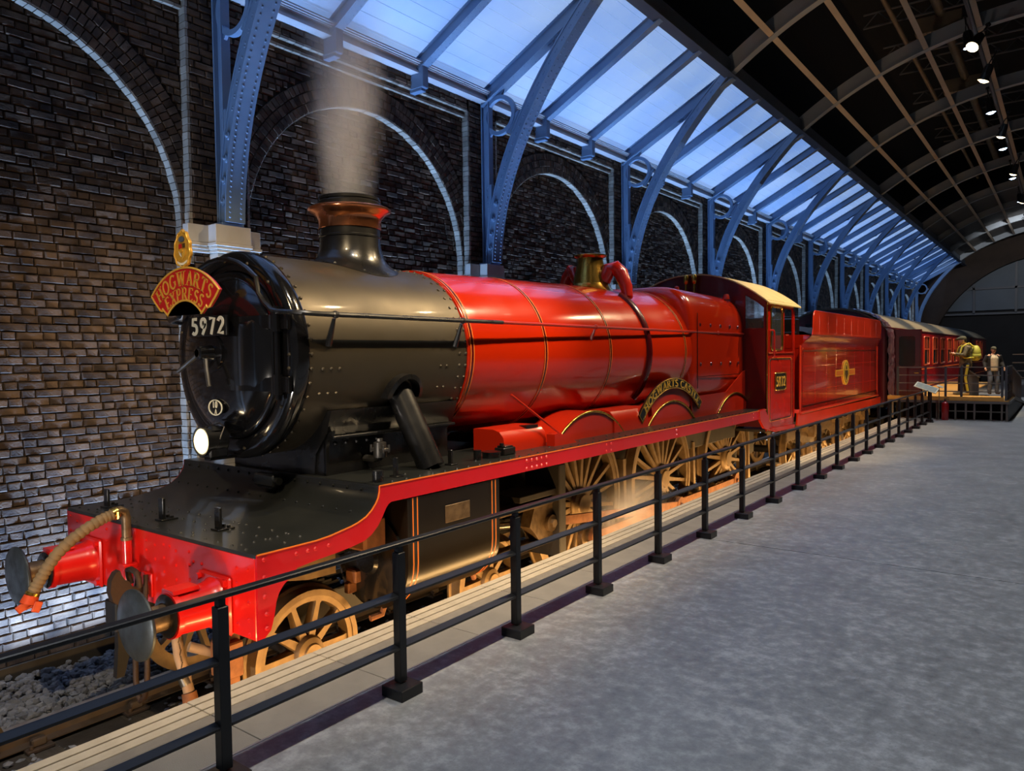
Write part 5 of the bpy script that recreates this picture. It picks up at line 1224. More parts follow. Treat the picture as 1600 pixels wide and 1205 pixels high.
def crest(parent, to3, w, h):
    """gilt crest: scalloped cartouche, quartered shield, ribbon and helm as raised shapes"""
    def slab(pts, d0, d1, name, m):
        b = MB(); n = len(pts); b.ring_loft([[to3(x, z, d0) for x, z in pts], [to3(x, z, d1) for x, z in pts]], True, True, True); return b.build(name, m, parent, 30)
    o = crest_outline((0, 0), w, h); slab(o, 0, .014, 'crest_back', 'crest_gold')
    b = MB(); o2 = crest_outline((0, 0), w, h, .93); b.tube([to3(x, z, .016) for x, z in o2] + [to3(*o2[0], .016)], .006 * w / .12, 6); b.build('crest_border', 'sign_gold', parent)
    sh = lambda x0, x1, z0, z1: [(x0 * w, z0 * h), (x1 * w, z0 * h), (x1 * w, z1 * h), (x0 * w, z1 * h)]
    slab([(-.36 * w, .26 * h), (-.04 * w, .26 * h), (-.04 * w, .0), (-.36 * w, .0)], .014, .020, 'crest_quarter', 'crest_red')
    slab([(.08 * w, .26 * h), (.36 * w, .26 * h), (.36 * w, .04 * h), (.08 * w, .04 * h)], .014, .020, 'crest_quarter', 'crest_dark')
    slab([(-.36 * w, -.12 * h), (-.10 * w, -.12 * h), (-.06 * w, -.44 * h), (-.26 * w, -.32 * h)], .014, .020, 'crest_quarter', 'crest_white')
    slab([(0, -.05 * h), (.52 * w, -.05 * h), (.36 * w, -.36 * h), (0, -.58 * h)], .014, .020, 'crest_quarter', 'sign_gold')
    slab(crest_outline((0, .50 * h), .30 * w, .15 * h), .014, .024, 'crest_helm', 'crest_blue')
    slab(crest_outline((0, -.12 * h), .16 * w, .12 * h), .020, .028, 'crest_boss', 'crest_gold')
    slab([(-.6 * w, -.62 * h), (-.2 * w, -.74 * h), (.2 * w, -.74 * h), (.6 * w, -.62 * h), (.55 * w, -.74 * h), (.2 * w, -.86 * h), (-.2 * w, -.86 * h), (-.55 * w, -.74 * h)], .014, .020, 'crest_ribbon', 'crest_white')
crest(hbd, lambda x, z, d: Vector((x, HBY - .0 - d, 2.525 + z)), .112, .140)
q = MB(); q.bb(-.02, .02, HBY - .004, HBY + .012, 2.36, 2.42); q.build('crest_stem', 'sign_gold', hbd)

lmp = thing('headlamp', 'black oil headlamp with a glowing round lens under the smokebox door', 'lamp', (0, .50, .955))
LC = Vector((0, .47, 1.085))
q = MB(); q.cyl((0, .43, 1.085), (0, .60, 1.085), .105, .105, 28); q.lathe([(.085, 1.165), (.06, 1.185), (.05, 1.195), (.03, 1.20), (0, 1.20)], (0, .52, 0), 'Z', 18); q.bb(-.085, .085, .445, .60, .957, 1.06, .012); q.build('lamp_body', 'loco_black', lmp)
q = MB(); q.lathe([(0, .405), (.05, .408), (.085, .416), (.098, .428)], (0, 0, 1.085), 'Y', 28); q.build('lamp_lens', 'lamp_lens', lmp)
q = MB(); q.lathe([(.098, .425), (.112, .42), (.112, .45), (.098, .45)], (0, 0, 1.085), 'Y', 28); q.build('lens_rim', 'loco_black', lmp)
q = MB(); q.tube([(-.10, .52, 1.10), (-.10, .56, 1.19), (0, .58, 1.215), (.10, .56, 1.19), (.10, .52, 1.10)], .006, 6); q.build('lamp_handle', 'steel', lmp)
light('headlamp_light', 'POINT', (0, .36, 1.085), (0, -2, 1), 3.0, WARM, .05)
# ------------------------------------------------------------------ tender
mat('tender_red', srgb(176, 30, 8), .20, var=.25, vscale=2, var_col=srgb(140, 16, 12), coat=.8, bump=.04, bscale=4)
mat('tender_red_top', srgb(204, 48, 14), .32, var=.25, vscale=2, coat=.3)
mat('coach_red', srgb(176, 20, 26), .2, var=.2, vscale=1.5, coat=.7)
mat('coach_maroon_shaded', srgb(78, 14, 26), .3, coat=.4)  # darker coach red, shade on the end strip and open door painted in
mat('coach_roof', srgb(118, 110, 92), .7, var=.5, vscale=2, var_col=srgb(96, 88, 72), bump=.06)
mat('coach_glass', srgb(40, 46, 44), .08, spec=.6, coat=.3)
mat('coach_frame', srgb(186, 80, 50), .35, coat=.3)
mat('emblem_gold', srgb(238, 190, 60), .4, .25); mat('emblem_orange', srgb(206, 110, 36), .5)
mat('plastic_film', srgb(96, 46, 60), .12, spec=.9, coat=1.0, var=.6, vscale=9, var_col=srgb(160, 140, 150), bump=.5, bscale=7)
mat('bellows', srgb(18, 17, 18), .7)
mat('coal', srgb(14, 14, 15), .5, bump=.8, bscale=12)

tend = thing('locomotive_tender', 'red riveted tender with a gold oval emblem behind the locomotive cab', 'tender', (0, 11.5, RAILZ))
TX, TY0, TY1 = 1.27, 11.50, 18.43
def T(b, name, m, parent=None, sharp=38, **k): return b.build(name, m, parent or tend, sharp, **k)
q = MB(); q.bb(-TX, TX, TY0 + .25, TY1, .60, 1.80, .01); q.bb(-TX, TX, TY0 + .25, TY1, 1.78, 2.04); T(q, 'water_tank', 'tender_red')
for s in (1, -1):
    q = MB(); q.bb(s * (TX - .012), s * (TX + .004), TY0, TY1, .58, 1.81, .003); sd = T(q, 'side_panel', 'tender_red')
    prof = [(TX + .004, 1.80), (TX + .010, 1.86), (TX + .030, 1.92), (TX + .062, 1.975), (TX + .085, 2.02), (TX + .088, 2.05)]
    q = MB(); fr = lambda z: 11.52 + max(0, (z - 1.80)) * 2.1
    q.ring_loft([[(s * x, fr(z), z), (s * x, TY1, z)] for x, z in prof], False); q.ring_loft([[(s * (x - .012), fr(z), z), (s * (x - .012), TY1, z)] for x, z in prof], False); T(q, 'flared_coping', 'tender_red', sharp=60)
    ol = [(12.06, 2.04), (TY1 + .02, 2.04), (TY1 + .02, 2.16)] + arc(TY1 - .20, 2.28, .22, 0, 90, 5) + [(17.9, 2.50)] + arc(12.28, 2.36, .14, 90, 180, 6) + [(12.12, 2.18)]
    q = MB(); q.prism(ol, s * (TX + .070), s * (TX + .086), 'YZ'); up_ = T(q, 'raised_side', 'tender_red_top', sharp=30)
    q = MB(); q.tube([(s * (TX + .078), y, z) for y, z in ol[2:]], .014, 6); q.build('coping_bead', 'tender_red_top', up_)
    q = MB()
    for y in np.arange(12.55, 18.4, .66):
        for z in np.arange(2.10, 2.46, .045): q.rivet((s * (TX + .086), y, z), (s, 0, 0), .010, .008)
    for y in np.arange(12.2, 18.4, .10): q.rivet((s * (TX + .086), y, 2.075), (s, 0, 0), .009, .007)
    q.build('raised_side_rivets', 'tender_red_top', up_, kind='stuff')
    q = MB()
    for y in (11.72, 12.55, 13.4, 14.2, 15.0, 15.9, 16.8, 17.6, 18.35):
        for z in np.arange(.66, 1.80, .045): q.rivet((s * (TX + .004), y, z), (s, 0, 0), .010, .008)
    for z in (1.45, .98):
        for y in np.arange(11.75, 18.4, .11): q.rivet((s * (TX + .004), y, z), (s, 0, 0), .008, .006)
    q.build('panel_rivets', 'tender_red', sd, kind='stuff')
    q = MB(); q.tube([(s * (TX + .005), y, z) for y, z in ((11.70, 1.74), (18.30, 1.74), (18.30, .70), (11.70, .70), (11.70, 1.74))], .007, 5); q.build('panel_lining', 'lining_black', sd)
    q = MB(); q.bb(s * (TX + .004), s * (TX + .022), TY0 - .02, TY0 + .05, .46, 1.84, .005); q.bb(s * (TX + .004), s * (TX + .022), TY1 - .05, TY1 + .01, .52, 1.84, .005); q.bb(s * TX, s * (TX + .04), TY0, TY1 + .02, .565, .600, .006); q.build('panel_edge', 'tender_red_top', sd)
    q = MB(); q.bb(s * (TX + .004), s * (TX + .014), 14.15, 15.90, 1.185, 1.325, .002); em = q.build('emblem', 'emblem_gold', sd)
    q = MB(); q.bb(s * (TX + .014), s * (TX + .017), 14.20, 15.85, 1.205, 1.305); q.build('emblem_band', 'emblem_orange', em)
    q = MB(); ov = [(15.02 + .27 * sin(t), 1.255 + .275 * cos(t)) for t in [2 * pi * i / 40 for i in range(40)]]; q.prism(ov, s * (TX + .010), s * (TX + .026), 'YZ'); q.build('emblem_oval', 'emblem_gold', em, 30)
    q = MB(); q.tube([(s * (TX + .026), 15.02 + .20 * sin(t), 1.255 + .215 * cos(t)) for t in [2 * pi * i / 40 for i in range(41)]], .006, 5)
    q.prism([(14.90, 1.30), (15.14, 1.30), (15.16, 1.22), (15.02, 1.08), (14.88, 1.22)], s * (TX + .026), s * (TX + .032), 'YZ'); q.prism([(14.96, 1.33), (15.08, 1.33), (15.05, 1.41), (14.99, 1.41)], s * (TX + .026), s * (TX + .032), 'YZ'); q.build('emblem_relief', 'crest_dark', em)
    q = MB(); q.prism([(11.30, .60), (11.45, .56), (TY1 + .25, .52), (TY1 + .25, .36), (11.45, .36), (11.25, .38)], s * 1.28, s * 1.31, 'YZ'); T(q, 'footplate_valance', 'tender_red_top', sharp=30)
    q = MB(); q.prism([(11.30, .60), (11.36, .66), (11.42, .66), (11.48, .58)], s * 1.10, s * 1.31, 'YZ'); T(q, 'step_plate', 'tender_red_top', sharp=30)
    fpy = [(11.4, .38), (18.6, .38), (18.6, .05)]
    for c in (17.4, 15.1, 12.8): fpy += [(c + .75, .05), (c + .45, -.05), (c + .32, -.45), (c + .18, -.45), (c + .18, -.10), (c - .18, -.10), (c - .18, -.45), (c - .32, -.45), (c - .45, -.05), (c - .75, .05)]
    fpy += [(11.4, .05)]
    q = MB(); q.prism(fpy, s * 1.05, s * 1.08, 'YZ'); T(q, 'outside_frame', 'oily_steel', sharp=30)
    for c in (12.8, 15.1, 17.4):
        q = MB(); q.bb(s * 1.06, s * 1.20, c - .15, c + .15, -.42, -.14, .03); q.cyl((s * 1.20, c, -.28), (s * 1.24, c, -.28), .09, n=16); T(q, 'axle_box', 'dusty_wheel')
        q = MB()
        for i in range(6): q.bb(s * 1.10, s * 1.20, c - .50 + .07 * i, c + .50 - .07 * i, .22 - .028 * i, .245 - .028 * i)
        q.bb(s * 1.08, s * 1.22, c - .06, c + .06, .02, .28, .01)
        for d in (-.48, .48): q.prism([(c + d - .07, .38), (c + d + .07, .38), (c + d, .16)], s * 1.09, s * 1.21, 'YZ')
        T(q, 'leaf_spring', 'dusty_wheel', sharp=30)
TWM = wheel_meshes(.63, 12, .10, .15, 'tender_wheel')
for s in (1, -1):
    for c in (12.8, 15.1, 17.4):
        w = link('tender_wheel', TWM[0], tend, (s * .755, c - 11.5, .63));
        if s > 0: w.rotation_euler = (0, 0, pi)
        link('hub', TWM[2], w)
        for i in range(12): link('spoke', TWM[1], w, (0, 0, 0), (2 * pi * i / 12, 0, 0))
for c in (12.8, 15.1, 17.4): T(MB().cyl((-1.1, c, RAILZ + .63), (1.1, c, RAILZ + .63), .075, n=14), 'axle', 'under_black')
q = MB(); q.bb(-1.25, 1.25, 11.35, 18.65, .36, .56); T(q, 'footplate', 'under_black')
q = MB(); q.bb(-1.10, 1.10, 11.80, 11.95, .56, 2.10, .01); q.bb(-1.0, 1.0, 12.3, 12.4, 2.0, 2.42, .01); T(q, 'front_plate', 'loco_black')
q = MB(); q.bb(-1.0, -.3, 11.9, 12.5, 2.0, 2.48, .02); q.bb(.45, 1.05, 11.85, 12.30, 2.04, 2.36, .02); T(q, 'tool_locker', 'loco_black')
q = MB()
for z in np.arange(1.5, 2.05, .07): q.rivet((.9, 11.80, z), (0, -1, 0), .012, .010); q.rivet((-.6, 11.80, z), (0, -1, 0), .012, .010)
for x in np.arange(-.6, .95, .08): q.rivet((x, 11.80, 2.05), (0, -1, 0), .012, .010)
T(q, 'front_rivets', 'loco_black', kind='stuff')
cg = MB(); rr_ = random.Random(8); nx, ny = 14, 34
rows = [[(-1.25 + 2.5 * i / nx, 12.5 + 5.7 * j / ny, 2.02 + (.26 * sin(pi * i / nx) + .05 * rr_.random()) * min(1, (ny - j) / 10)) for i in range(nx + 1)] for j in range(ny + 1)]
cg.ring_loft(rows, False); T(cg, 'coal_load', 'coal', sharp=0)

# ------------------------------------------------------------------ coaches
def make_coach(name, y0, y1, label, detail):
    c = thing(name, label, 'railway coach', (0, y0, RAILZ))
    B = lambda b, n, m, parent=None, sharp=38, **k: b.build(n, m, parent or c, sharp, **k)
    XB = 1.37
    # roof
    rx = [-1.36 + 2.72 * i / 24 for i in range(25)]; rz = lambda x: 2.36 + .56 * (1 - (abs(x) / 1.36) ** 2.3)
    q = MB(); q.ring_loft([[(x, y, rz(x)) for x in rx] + [(x, y, rz(x) - .05) for x in rx[::-1]] for y in (y0 - .03, y1 + .03)], True, True, True); roof = B(q, 'roof', 'coach_roof', sharp=50)
    q = MB()
    for s in (1, -1): q.bb(s * 1.33, s * 1.39, y0 - .03, y1 + .03, 2.33, 2.365)
    q.build('gutter', 'coach_maroon_shaded', roof)
    # ends
    end = [(x, rz(x) - .03) for x in rx] + [(1.36, .32), (-1.36, .32)]
    for y, t in ((y0, .03), (y1 - .03, .03)): B(MB().prism(end, y, y + t, 'XZ'), 'end_panel', 'coach_maroon_shaded', sharp=30)
    q = MB(); q.bb(-.55, .55, y0 - .40, y0, .40, 2.45, .03)
    for i in range(5): q.bb(-.60, .60, y0 - .38 + .08 * i, y0 - .35 + .08 * i, .36, 2.50, .008)
    B(q, 'gangway_bellows', 'bellows')
    q = MB()
    for s in (-1, 1): q.cyl((s * .87, y0 - .5, .14), (s * .87, y0, .14), .06, n=12); q.cyl((s * .87, y0 - .53, .14), (s * .87, y0 - .50, .14), .20, n=24)
    B(q, 'coach_buffers', 'under_black')
    # sides with window openings, one panel to each window bay
    wins = []
    y = y0 + 2.10
    while y + 1.95 < y1 - 1.2: wins.append(y); y += 1.98
    for s in (1, -1):
        prev = y0 + .98 if s > 0 and detail else y0
        if prev > y0: B(MB().bb(s * (XB - .03), s * XB, y0, y0 + .16, .32, 2.36), 'side_panel', 'coach_maroon_shaded')
        for i, wy in enumerate(wins):
            a, b2 = prev, (wy + 1.98 if i < len(wins) - 1 else y1); o0 = wy + .35; q = MB()
            plate_hole(q, [(a, .32), (b2, .32), (b2, 2.36), (a, 2.36)], rrect(o0, o0 + 1.15, 1.25, 2.20, .08, 3), s * XB, -s * .03, 'X', 24); sp_ = B(q, 'side_panel', 'coach_red', sharp=30)
            q = MB(); lp_ = [(s * (XB + .003), yy, z) for yy, z in rrect(o0, o0 + 1.15, 1.25, 2.20, .08, 3)]; q.tube(lp_ + [lp_[0]], .022, 6); q.bb(s * (XB - .02), s * (XB + .012), o0, o0 + 1.15, 1.75, 1.80); q.bb(s * (XB - .02), s * (XB + .01), o0 + .56, o0 + .59, 1.78, 2.2); q.build('window_frame', 'coach_frame', sp_)
            q = MB(); q.bb(s * (XB - .022), s * (XB - .018), o0, o0 + 1.15, 1.25, 2.20); q.build('window_pane', 'coach_glass', sp_, 0)
            prev = b2
    q = MB()
    for s in (1, -1):
        q.bb(s * XB, s * (XB + .006), y0 + (1.0 if detail and s > 0 else .02), y1 - .02, 1.10, 1.13); q.bb(s * XB, s * (XB + .006), y0 + (1.0 if detail and s > 0 else .02), y1 - .02, .52, .545)
    B(q, 'waist_lining', 'lining')
    B(MB().bb(-1.30, 1.30, y0 + .05, y1 - .05, .22, .40), 'underframe', 'under_black')
    B(MB().bb(-.1, .1, y0 + .1, y1 - .1, .4, 2.3), 'corridor_partition', 'coach_maroon_shaded')
    for yb in (y0 + 3.0, y1 - 3.0):
        q = MB(); q.bb(-1.1, 1.1, yb - 1.7, yb + 1.7, -.35, -.15, .02)
        for d in (-1.3, 1.3):
            for s in (-1, 1): q.cyl((s * .70, yb + d, RAILZ + .457), (s * .83, yb + d, RAILZ + .457), .457, n=28); q.bb(s * .95, s * 1.12, yb + d - .14, yb + d + .14, -.58, -.30, .02)
        for s in (-1, 1): q.bb(s * 1.0, s * 1.1, yb - 1.7, yb + 1.7, -.50, -.42)
        q.bb(-.3, .3, yb - .3, yb + .3, -.16, .24)
        B(q, 'coach_bogie', 'under_black', sharp=30)
    return c
coach = make_coach('railway_coach', 19.10, 39.70, 'crimson railway coach with a grey roof and an open door behind the tender', True)
coach2 = make_coach('railway_coach', 40.6, 48.6, 'second red coach in the dark at the far end of the train', False)
B = lambda b, n, m, parent=None, sharp=38, **k: b.build(n, m, parent or coach, sharp, **k)
# open door standing out from the coach side
dy = 20.0; q = MB()
plate_hole(q, [(1.38, .36), (2.06, .36), (2.06, 2.30), (1.38, 2.30)], rrect(1.52, 1.92, 1.30, 2.12, .06, 3), dy, .05, 'Y', 20); dl = B(q, 'coach_door', 'coach_maroon_shaded', sharp=30)  # leaf face in the darkened red, its shade painted in
q = MB(); q.bb(1.52, 1.92, dy + .02, dy + .026, 1.30, 2.12); q.build('door_pane', 'coach_glass', dl, 0)
q = MB(); q.bb(2.03, 2.07, dy - .01, dy + .06, .36, 2.30, .004); q.build('door_edge', 'dark_red', dl)
q = MB(); q.cyl((1.96, dy - .05, 1.12), (1.96, dy, 1.12), .018, n=8); q.box((1.96, dy - .05, 1.12), (.12, .016, .02), None, .003); q.build('door_handle', 'brass', dl)
# crumpled plastic film taped over the end of the coach
pf_ = MB(); rw = random.Random(12); ringsF = []
pathF = [(.55, 2.84), (.75, 2.79), (.95, 2.70), (1.12, 2.58), (1.25, 2.45), (1.36, 2.34), (1.40, 2.22), (1.41, 2.0), (1.41, 1.7), (1.42, 1.4), (1.42, 1.1), (1.42, .8), (1.42, .5), (1.41, .36)]
dn = []
for i in range(len(pathF) - 1):
    for j in range(4): f = j / 4; dn.append((pathF[i][0] * (1 - f) + pathF[i + 1][0] * f, pathF[i][1] * (1 - f) + pathF[i + 1][1] * f))
dn.append(pathF[-1])
for x, z in dn:
    up = z > 2.4
    ringsF.append([(x + (rw.uniform(0, .035) if not up else rw.uniform(-.01, .02)), 18.99 + .90 * j / 9 + rw.uniform(-.01, .01), z + (rw.uniform(.02, .06) if up else rw.uniform(-.01, .01))) for j in range(10)])
pf_.ring_loft(ringsF, False)
o = pf_.build('plastic_sheet', 'plastic_film', None, 80); tag(o, 'crumpled glossy plastic sheet wrapped over the front edge of the first coach', 'plastic sheet')

# ------------------------------------------------------------------ barrier railing along the platform
mat('rail_black', srgb(30, 32, 36), .38, .2, spec=.5)
rail = thing('barrier_railing', 'long low black metal railing on square feet between the floor and the locomotive', 'railing', (2.555, 0, 0))
SPC, NPOST = .986, 19
post_me = MB().box((0, 0, .39), (.048, .048, .66), None, .003).mesh('post', 'rail_black')
base_me = MB().box((0, 0, .0275), (.145, .150, .055), None, .003).mesh('base_block', 'rail_black')
neck = MB(); neck.box((0, 0, .735), (.030, .030, .04)); neck = neck.mesh('post_neck', 'rail_black')
bar_me = MB().box((0, 0, 0), (.045, SPC - .048, .014), Matrix.Rotation(radians(18), 3, 'Y'), .002).mesh('lower_bar', 'rail_black')
for i in range(-2, NPOST):
    p_ = link('post', post_me, rail, (0, -.02 + SPC * i, 0)); link('base_block', base_me, p_, (.02, -.01, 0)); link('post_neck', neck, p_)
    if i < NPOST - 1:
        for z in (.505, .240): link('lower_bar', bar_me, rail, (0, -.02 + SPC * (i + .5), z))
q = MB(); q.bb(2.555 - .024, 2.555 + .024, -2.3, -.02 + SPC * (NPOST - 1) + .05, .752, .772, .004); q.build('top_rail', 'rail_black', rail)

# ------------------------------------------------------------------ raised deck beside the coach, ramp, its railing
mat('deck_tan', srgb(200, 150, 70), .6, var=.3, vscale=6); mat('deck_grey', srgb(60, 62, 66), .6); mat('deck_edge', srgb(96, 90, 84), .5)
mat('deck_rail', srgb(120, 112, 100), .4, .4); mat('ext_red', srgb(150, 18, 22), .3, coat=.4); mat('ext_dark', srgb(24, 24, 24), .5)
DY, DZ, DX0, DX1 = 18.58, .50, 1.50, 4.12
deck = thing('raised_deck', 'raised visitor deck with a ramp and railings beside the coach', 'platform', (2.8, DY, 0))
D = lambda b, n, m, sharp=38, parent=None: b.build(n, m, parent or deck, sharp)
D(MB().bb(DX0, DX1, DY, 20.6, DZ - .04, DZ), 'deck_board', 'deck_tan'); D(MB().bb(DX0, 2.9, 20.6, 31, DZ - .04, DZ), 'deck_board', 'deck_tan')
q = MB(); q.add([(2.9, 20.6, DZ), (DX1, 20.6, DZ), (DX1, 26.0, 0.01), (2.9, 26.0, .01), (2.9, 20.6, DZ - .05), (DX1, 20.6, DZ - .05), (DX1, 26.0, -.0), (2.9, 26.0, -.0)], [(0, 1, 2, 3), (4, 5, 6, 7), (0, 1, 5, 4), (1, 2, 6, 5), (2, 3, 7, 6), (3, 0, 4, 7)]); D(q, 'ramp', 'deck_tan', 0)
D(MB().bb(DX0, DX1 - .1, DY - .02, DY - .004, DZ - .02, DZ + .075), 'kick_plate', 'deck_tan')
q = MB(); q.bb(DX0, DX1 + .03, DY - .04, DY + .03, DZ - .09, DZ - .03, .006); q.add([(DX1 - .02, DY, DZ - .08), (DX1 + .03, DY, DZ - .08), (DX1 + .03, 20.6, DZ - .08), (DX1 - .02, 20.6, DZ - .08), (DX1 - .02, DY, DZ - .02), (DX1 + .03, DY, DZ - .02), (DX1 + .03, 20.6, DZ - .02), (DX1 - .02, 20.6, DZ - .02)], [(0, 1, 2, 3), (4, 5, 6, 7), (0, 1, 5, 4), (1, 2, 6, 5), (2, 3, 7, 6), (3, 0, 4, 7)])
q.add([(DX1 - .02, 20.6, DZ - .08), (DX1 + .03, 20.6, DZ - .08), (DX1 + .03, 26, -.0), (DX1 - .02, 26, .0), (DX1 - .02, 20.6, DZ + .02), (DX1 + .03, 20.6, DZ + .02), (DX1 + .03, 26, .06), (DX1 - .02, 26, .06)], [(0, 1, 2, 3), (4, 5, 6, 7), (0, 1, 5, 4), (1, 2, 6, 5), (2, 3, 7, 6), (3, 0, 4, 7)])
D(q, 'deck_trim', 'deck_edge')
q = MB(); q.prism([(DY + .02, 0.0), (25.6, 0.0), (20.6, DZ - .08), (DY + .02, DZ - .08)], DX1 - .03, DX1 - .01, 'YZ'); D(q, 'side_skirt', 'deck_grey', 0)
D(MB().bb(DX0 + .1, DX1 - .1, DY + .55, DY + .60, 0, DZ - .05), 'back_board', 'void_black')
for x in (1.62, 1.78, 1.95, 2.12, 2.30, 2.46, 2.62, 3.02, 3.24, 3.42, 3.76, 3.98, 4.08): D(MB().bb(x - .02, x + .02, DY, DY + .04, 0, DZ - .08), 'deck_leg', 'deck_edge')
D(MB().bb(2.65, DX1, DY + .05, DY + .08, .20, .225), 'cross_bar', 'deck_edge')
pm_ = MB().bb(-.025, .025, -.025, .025, 0, .82).mesh('post', 'deck_grey')
RT = 1.32 - DZ
for x in (1.73, 2.36, 2.80, 3.14, 3.98): link('post', pm_, deck, (x - 2.8, .04, DZ))
for z in (1.30, 1.10, .90, .70): D(MB().bb(1.73, 3.98, DY + .03, DY + .055, z - .012, z + .012), 'rail_bar', 'deck_rail')
for y in (18.62, 19.3, 20.0, 20.6): link('post', pm_, deck, (DX1 - .06 - 2.8, y - DY, DZ))
for z in (1.30, 1.10, .90, .70): D(MB().bb(DX1 - .075, DX1 - .05, DY + .04, 20.6, z - .012, z + .012), 'rail_bar', 'deck_rail')
bal_ = MB().bb(-.010, .010, -.010, .010, 0, .78).mesh('baluster', 'deck_grey')
for i in range(22):
    y = 20.7 + .23 * i; z = DZ * (26 - y) / 5.4; link('baluster', bal_, deck, (DX1 - .06 - 2.8, y - DY, z))
for i in range(14): link('baluster', bal_, deck, (DX1 - .06 - 2.8, .12 + .145 * i, DZ))
q = MB(); q.tube([(DX1 - .06, 20.6, 1.30), (DX1 - .06, 25.8, .84)], .02, 8); q.tube([(DX1 - .06, 20.6, .62), (DX1 - .06, 25.8, .14)], .012, 6); D(q, 'ramp_rail', 'deck_grey')
for x in (2.95,):
    for i in range(20): link('baluster', bal_, deck, (x - 2.8, 2.1 + .24 * i, DZ * max(.02, (26 - (20.68 + .24 * i)) / 5.4)))
    q = MB(); q.tube([(x, 20.6, 1.30), (x, 25.6, .84)], .02, 8); D(q, 'ramp_rail', 'deck_grey')
# second railing farther back on the right
fr_ = thing('far_railing', 'pale railing far back on the right behind the ramp', 'railing', (5.2, 30, 0))
q = MB()
for z in (1.55, 1.25, .95, .70): q.bb(3.6, 8.5, 30, 30.03, z - .018, z + .018)
q.build('rail_bar', 'deck_rail', fr_)
for x in (4.4, 5.6, 6.8, 8.0): MB().bb(x - .025, x + .025, 29.98, 30.05, 0, 1.56).build('post', 'deck_rail', fr_)
MB().bb(3.6, 8.5, 29.9, 31.5, 0, .45).build('plinth', 'deck_grey', fr_)

# information panel on the railing end, fire extinguisher, slim post
lec = thing('information_panel', 'sloping information panel on thin legs at the end of the black railing', 'sign', (2.55, 17.62, 0))
mat('panel_white', srgb(206, 200, 176), .4); mat('panel_print', srgb(112, 122, 116), .4, var=.7, vscale=14, var_col=srgb(150, 150, 130))
R_ = Matrix.Rotation(radians(-24), 3, 'Y') @ Matrix.Rotation(radians(22), 3, 'X')
Rp = Matrix.Rotation(radians(20), 3, 'Y') @ Matrix.Rotation(radians(20), 3, 'X')
q = MB(); q.box((2.52, 17.58, .83), (.50, .32, .018), Rp, .003); q.build('panel_tray', 'panel_white', lec)
q = MB(); q.box(Vector((2.52, 17.58, .83)) + Rp @ Vector((0, 0, .0105)), (.44, .26, .003), Rp); q.build('panel_face', 'panel_print', lec, 0)
q = MB(); q.cyl((2.42, 17.57, 0), (2.42, 17.57, .84), .018, n=8); q.cyl((2.62, 17.57, 0), (2.62, 17.57, .78), .018, n=8); q.bb(2.38, 2.68, 17.48, 17.63, 0, .012); q.build('panel_leg', 'rail_black', lec)
ext = thing('fire_extinguisher', 'red fire extinguisher standing on the floor in front of the raised deck', 'extinguisher', (2.82, 18.40, 0))
q = MB(); q.lathe([(0, .0), (.075, .0), (.08, .01), (.08, .38), (.07, .42), (.03, .45), (.028, .47)], (2.82, 18.40, 0), 'Z', 20); q.build('cylinder', 'ext_red', ext)
q = MB(); q.cyl((2.82, 18.40, .46), (2.82, 18.40, .50), .025, n=10); q.box((2.85, 18.40, .51), (.12, .025, .015), None, .003); q.box((2.85, 18.40, .54), (.11, .025, .012), Matrix.Rotation(-.25, 3, 'Y'), .003); q.build('valve_handle', 'ext_dark', ext)
q = MB(); q.tube([(2.80, 18.37, .48), (2.74, 18.35, .46), (2.73, 18.34, .36), (2.735, 18.33, .18)], .012, 8); q.build('hose', 'ext_dark', ext)
sp_ = thing('slim_post', 'slim grey post standing between the extinguisher and the railing end', 'post', (2.70, 18.30, 0))
MB().cyl((2.70, 18.30, .01), (2.70, 18.30, .82), .010, n=8).build('pole', 'deck_rail', sp_); MB().lathe([(0, 0), (.07, 0), (.07, .012), (.02, .02)], (2.70, 18.30, 0), 'Z', 16).build('foot', 'deck_rail', sp_); MB().box((2.72, 18.30, .83), (.14, .10, .012), Rp).build('top_plate', 'panel_white', sp_)
ws = thing('wheel_stop', 'dark iron wheel stop clamped on the far rail at the lower left edge', 'wheel stop', (-.7525, -.85, RAILZ))
q = MB(); q.prism([(-1.02, RAILZ), (-.70, RAILZ), (-.72, RAILZ + .05), (-.80, RAILZ + .17), (-.88, RAILZ + .20), (-1.02, RAILZ + .20)], -.80, -.70, 'YZ'); q.build('stop_block', 'under_black', ws)
q = MB(); q.bb(-.84, -.80, -.98, -.76, RAILZ - .08, RAILZ + .06, .006); q.bb(-.705, -.665, -.98, -.76, RAILZ - .08, RAILZ + .06, .006); q.build('stop_clamp', 'rusty', ws)
# ------------------------------------------------------------------ visitors on the deck
mat('skin', srgb(196, 146, 116), .5); mat('hair_dark', srgb(28, 22, 20), .6); mat('cloth_black', srgb(30, 30, 34), .8, var=.4, vscale=12); mat('cloth_camo', srgb(120, 112, 84), .8, var=.9, vscale=16, var_col=srgb(46, 46, 40))
mat('cloth_yellow', srgb(206, 196, 70), .7); mat('cap_olive', srgb(74, 74, 56), .8); mat('cloth_cream', srgb(206, 192, 164), .8, var=.3, vscale=20); mat('denim', srgb(92, 104, 122), .8, var=.3, vscale=14); mat('shoe', srgb(40, 38, 36), .6); mat('shoe_pale', srgb(190, 180, 130), .6)
mat('pack_green', srgb(186, 184, 74), .6, var=.4, vscale=10, var_col=srgb(120, 124, 50)); mat('eye', srgb(20, 16, 14), .3); mat('lip', srgb(150, 84, 76), .5); mat('phone', srgb(18, 18, 20), .2)
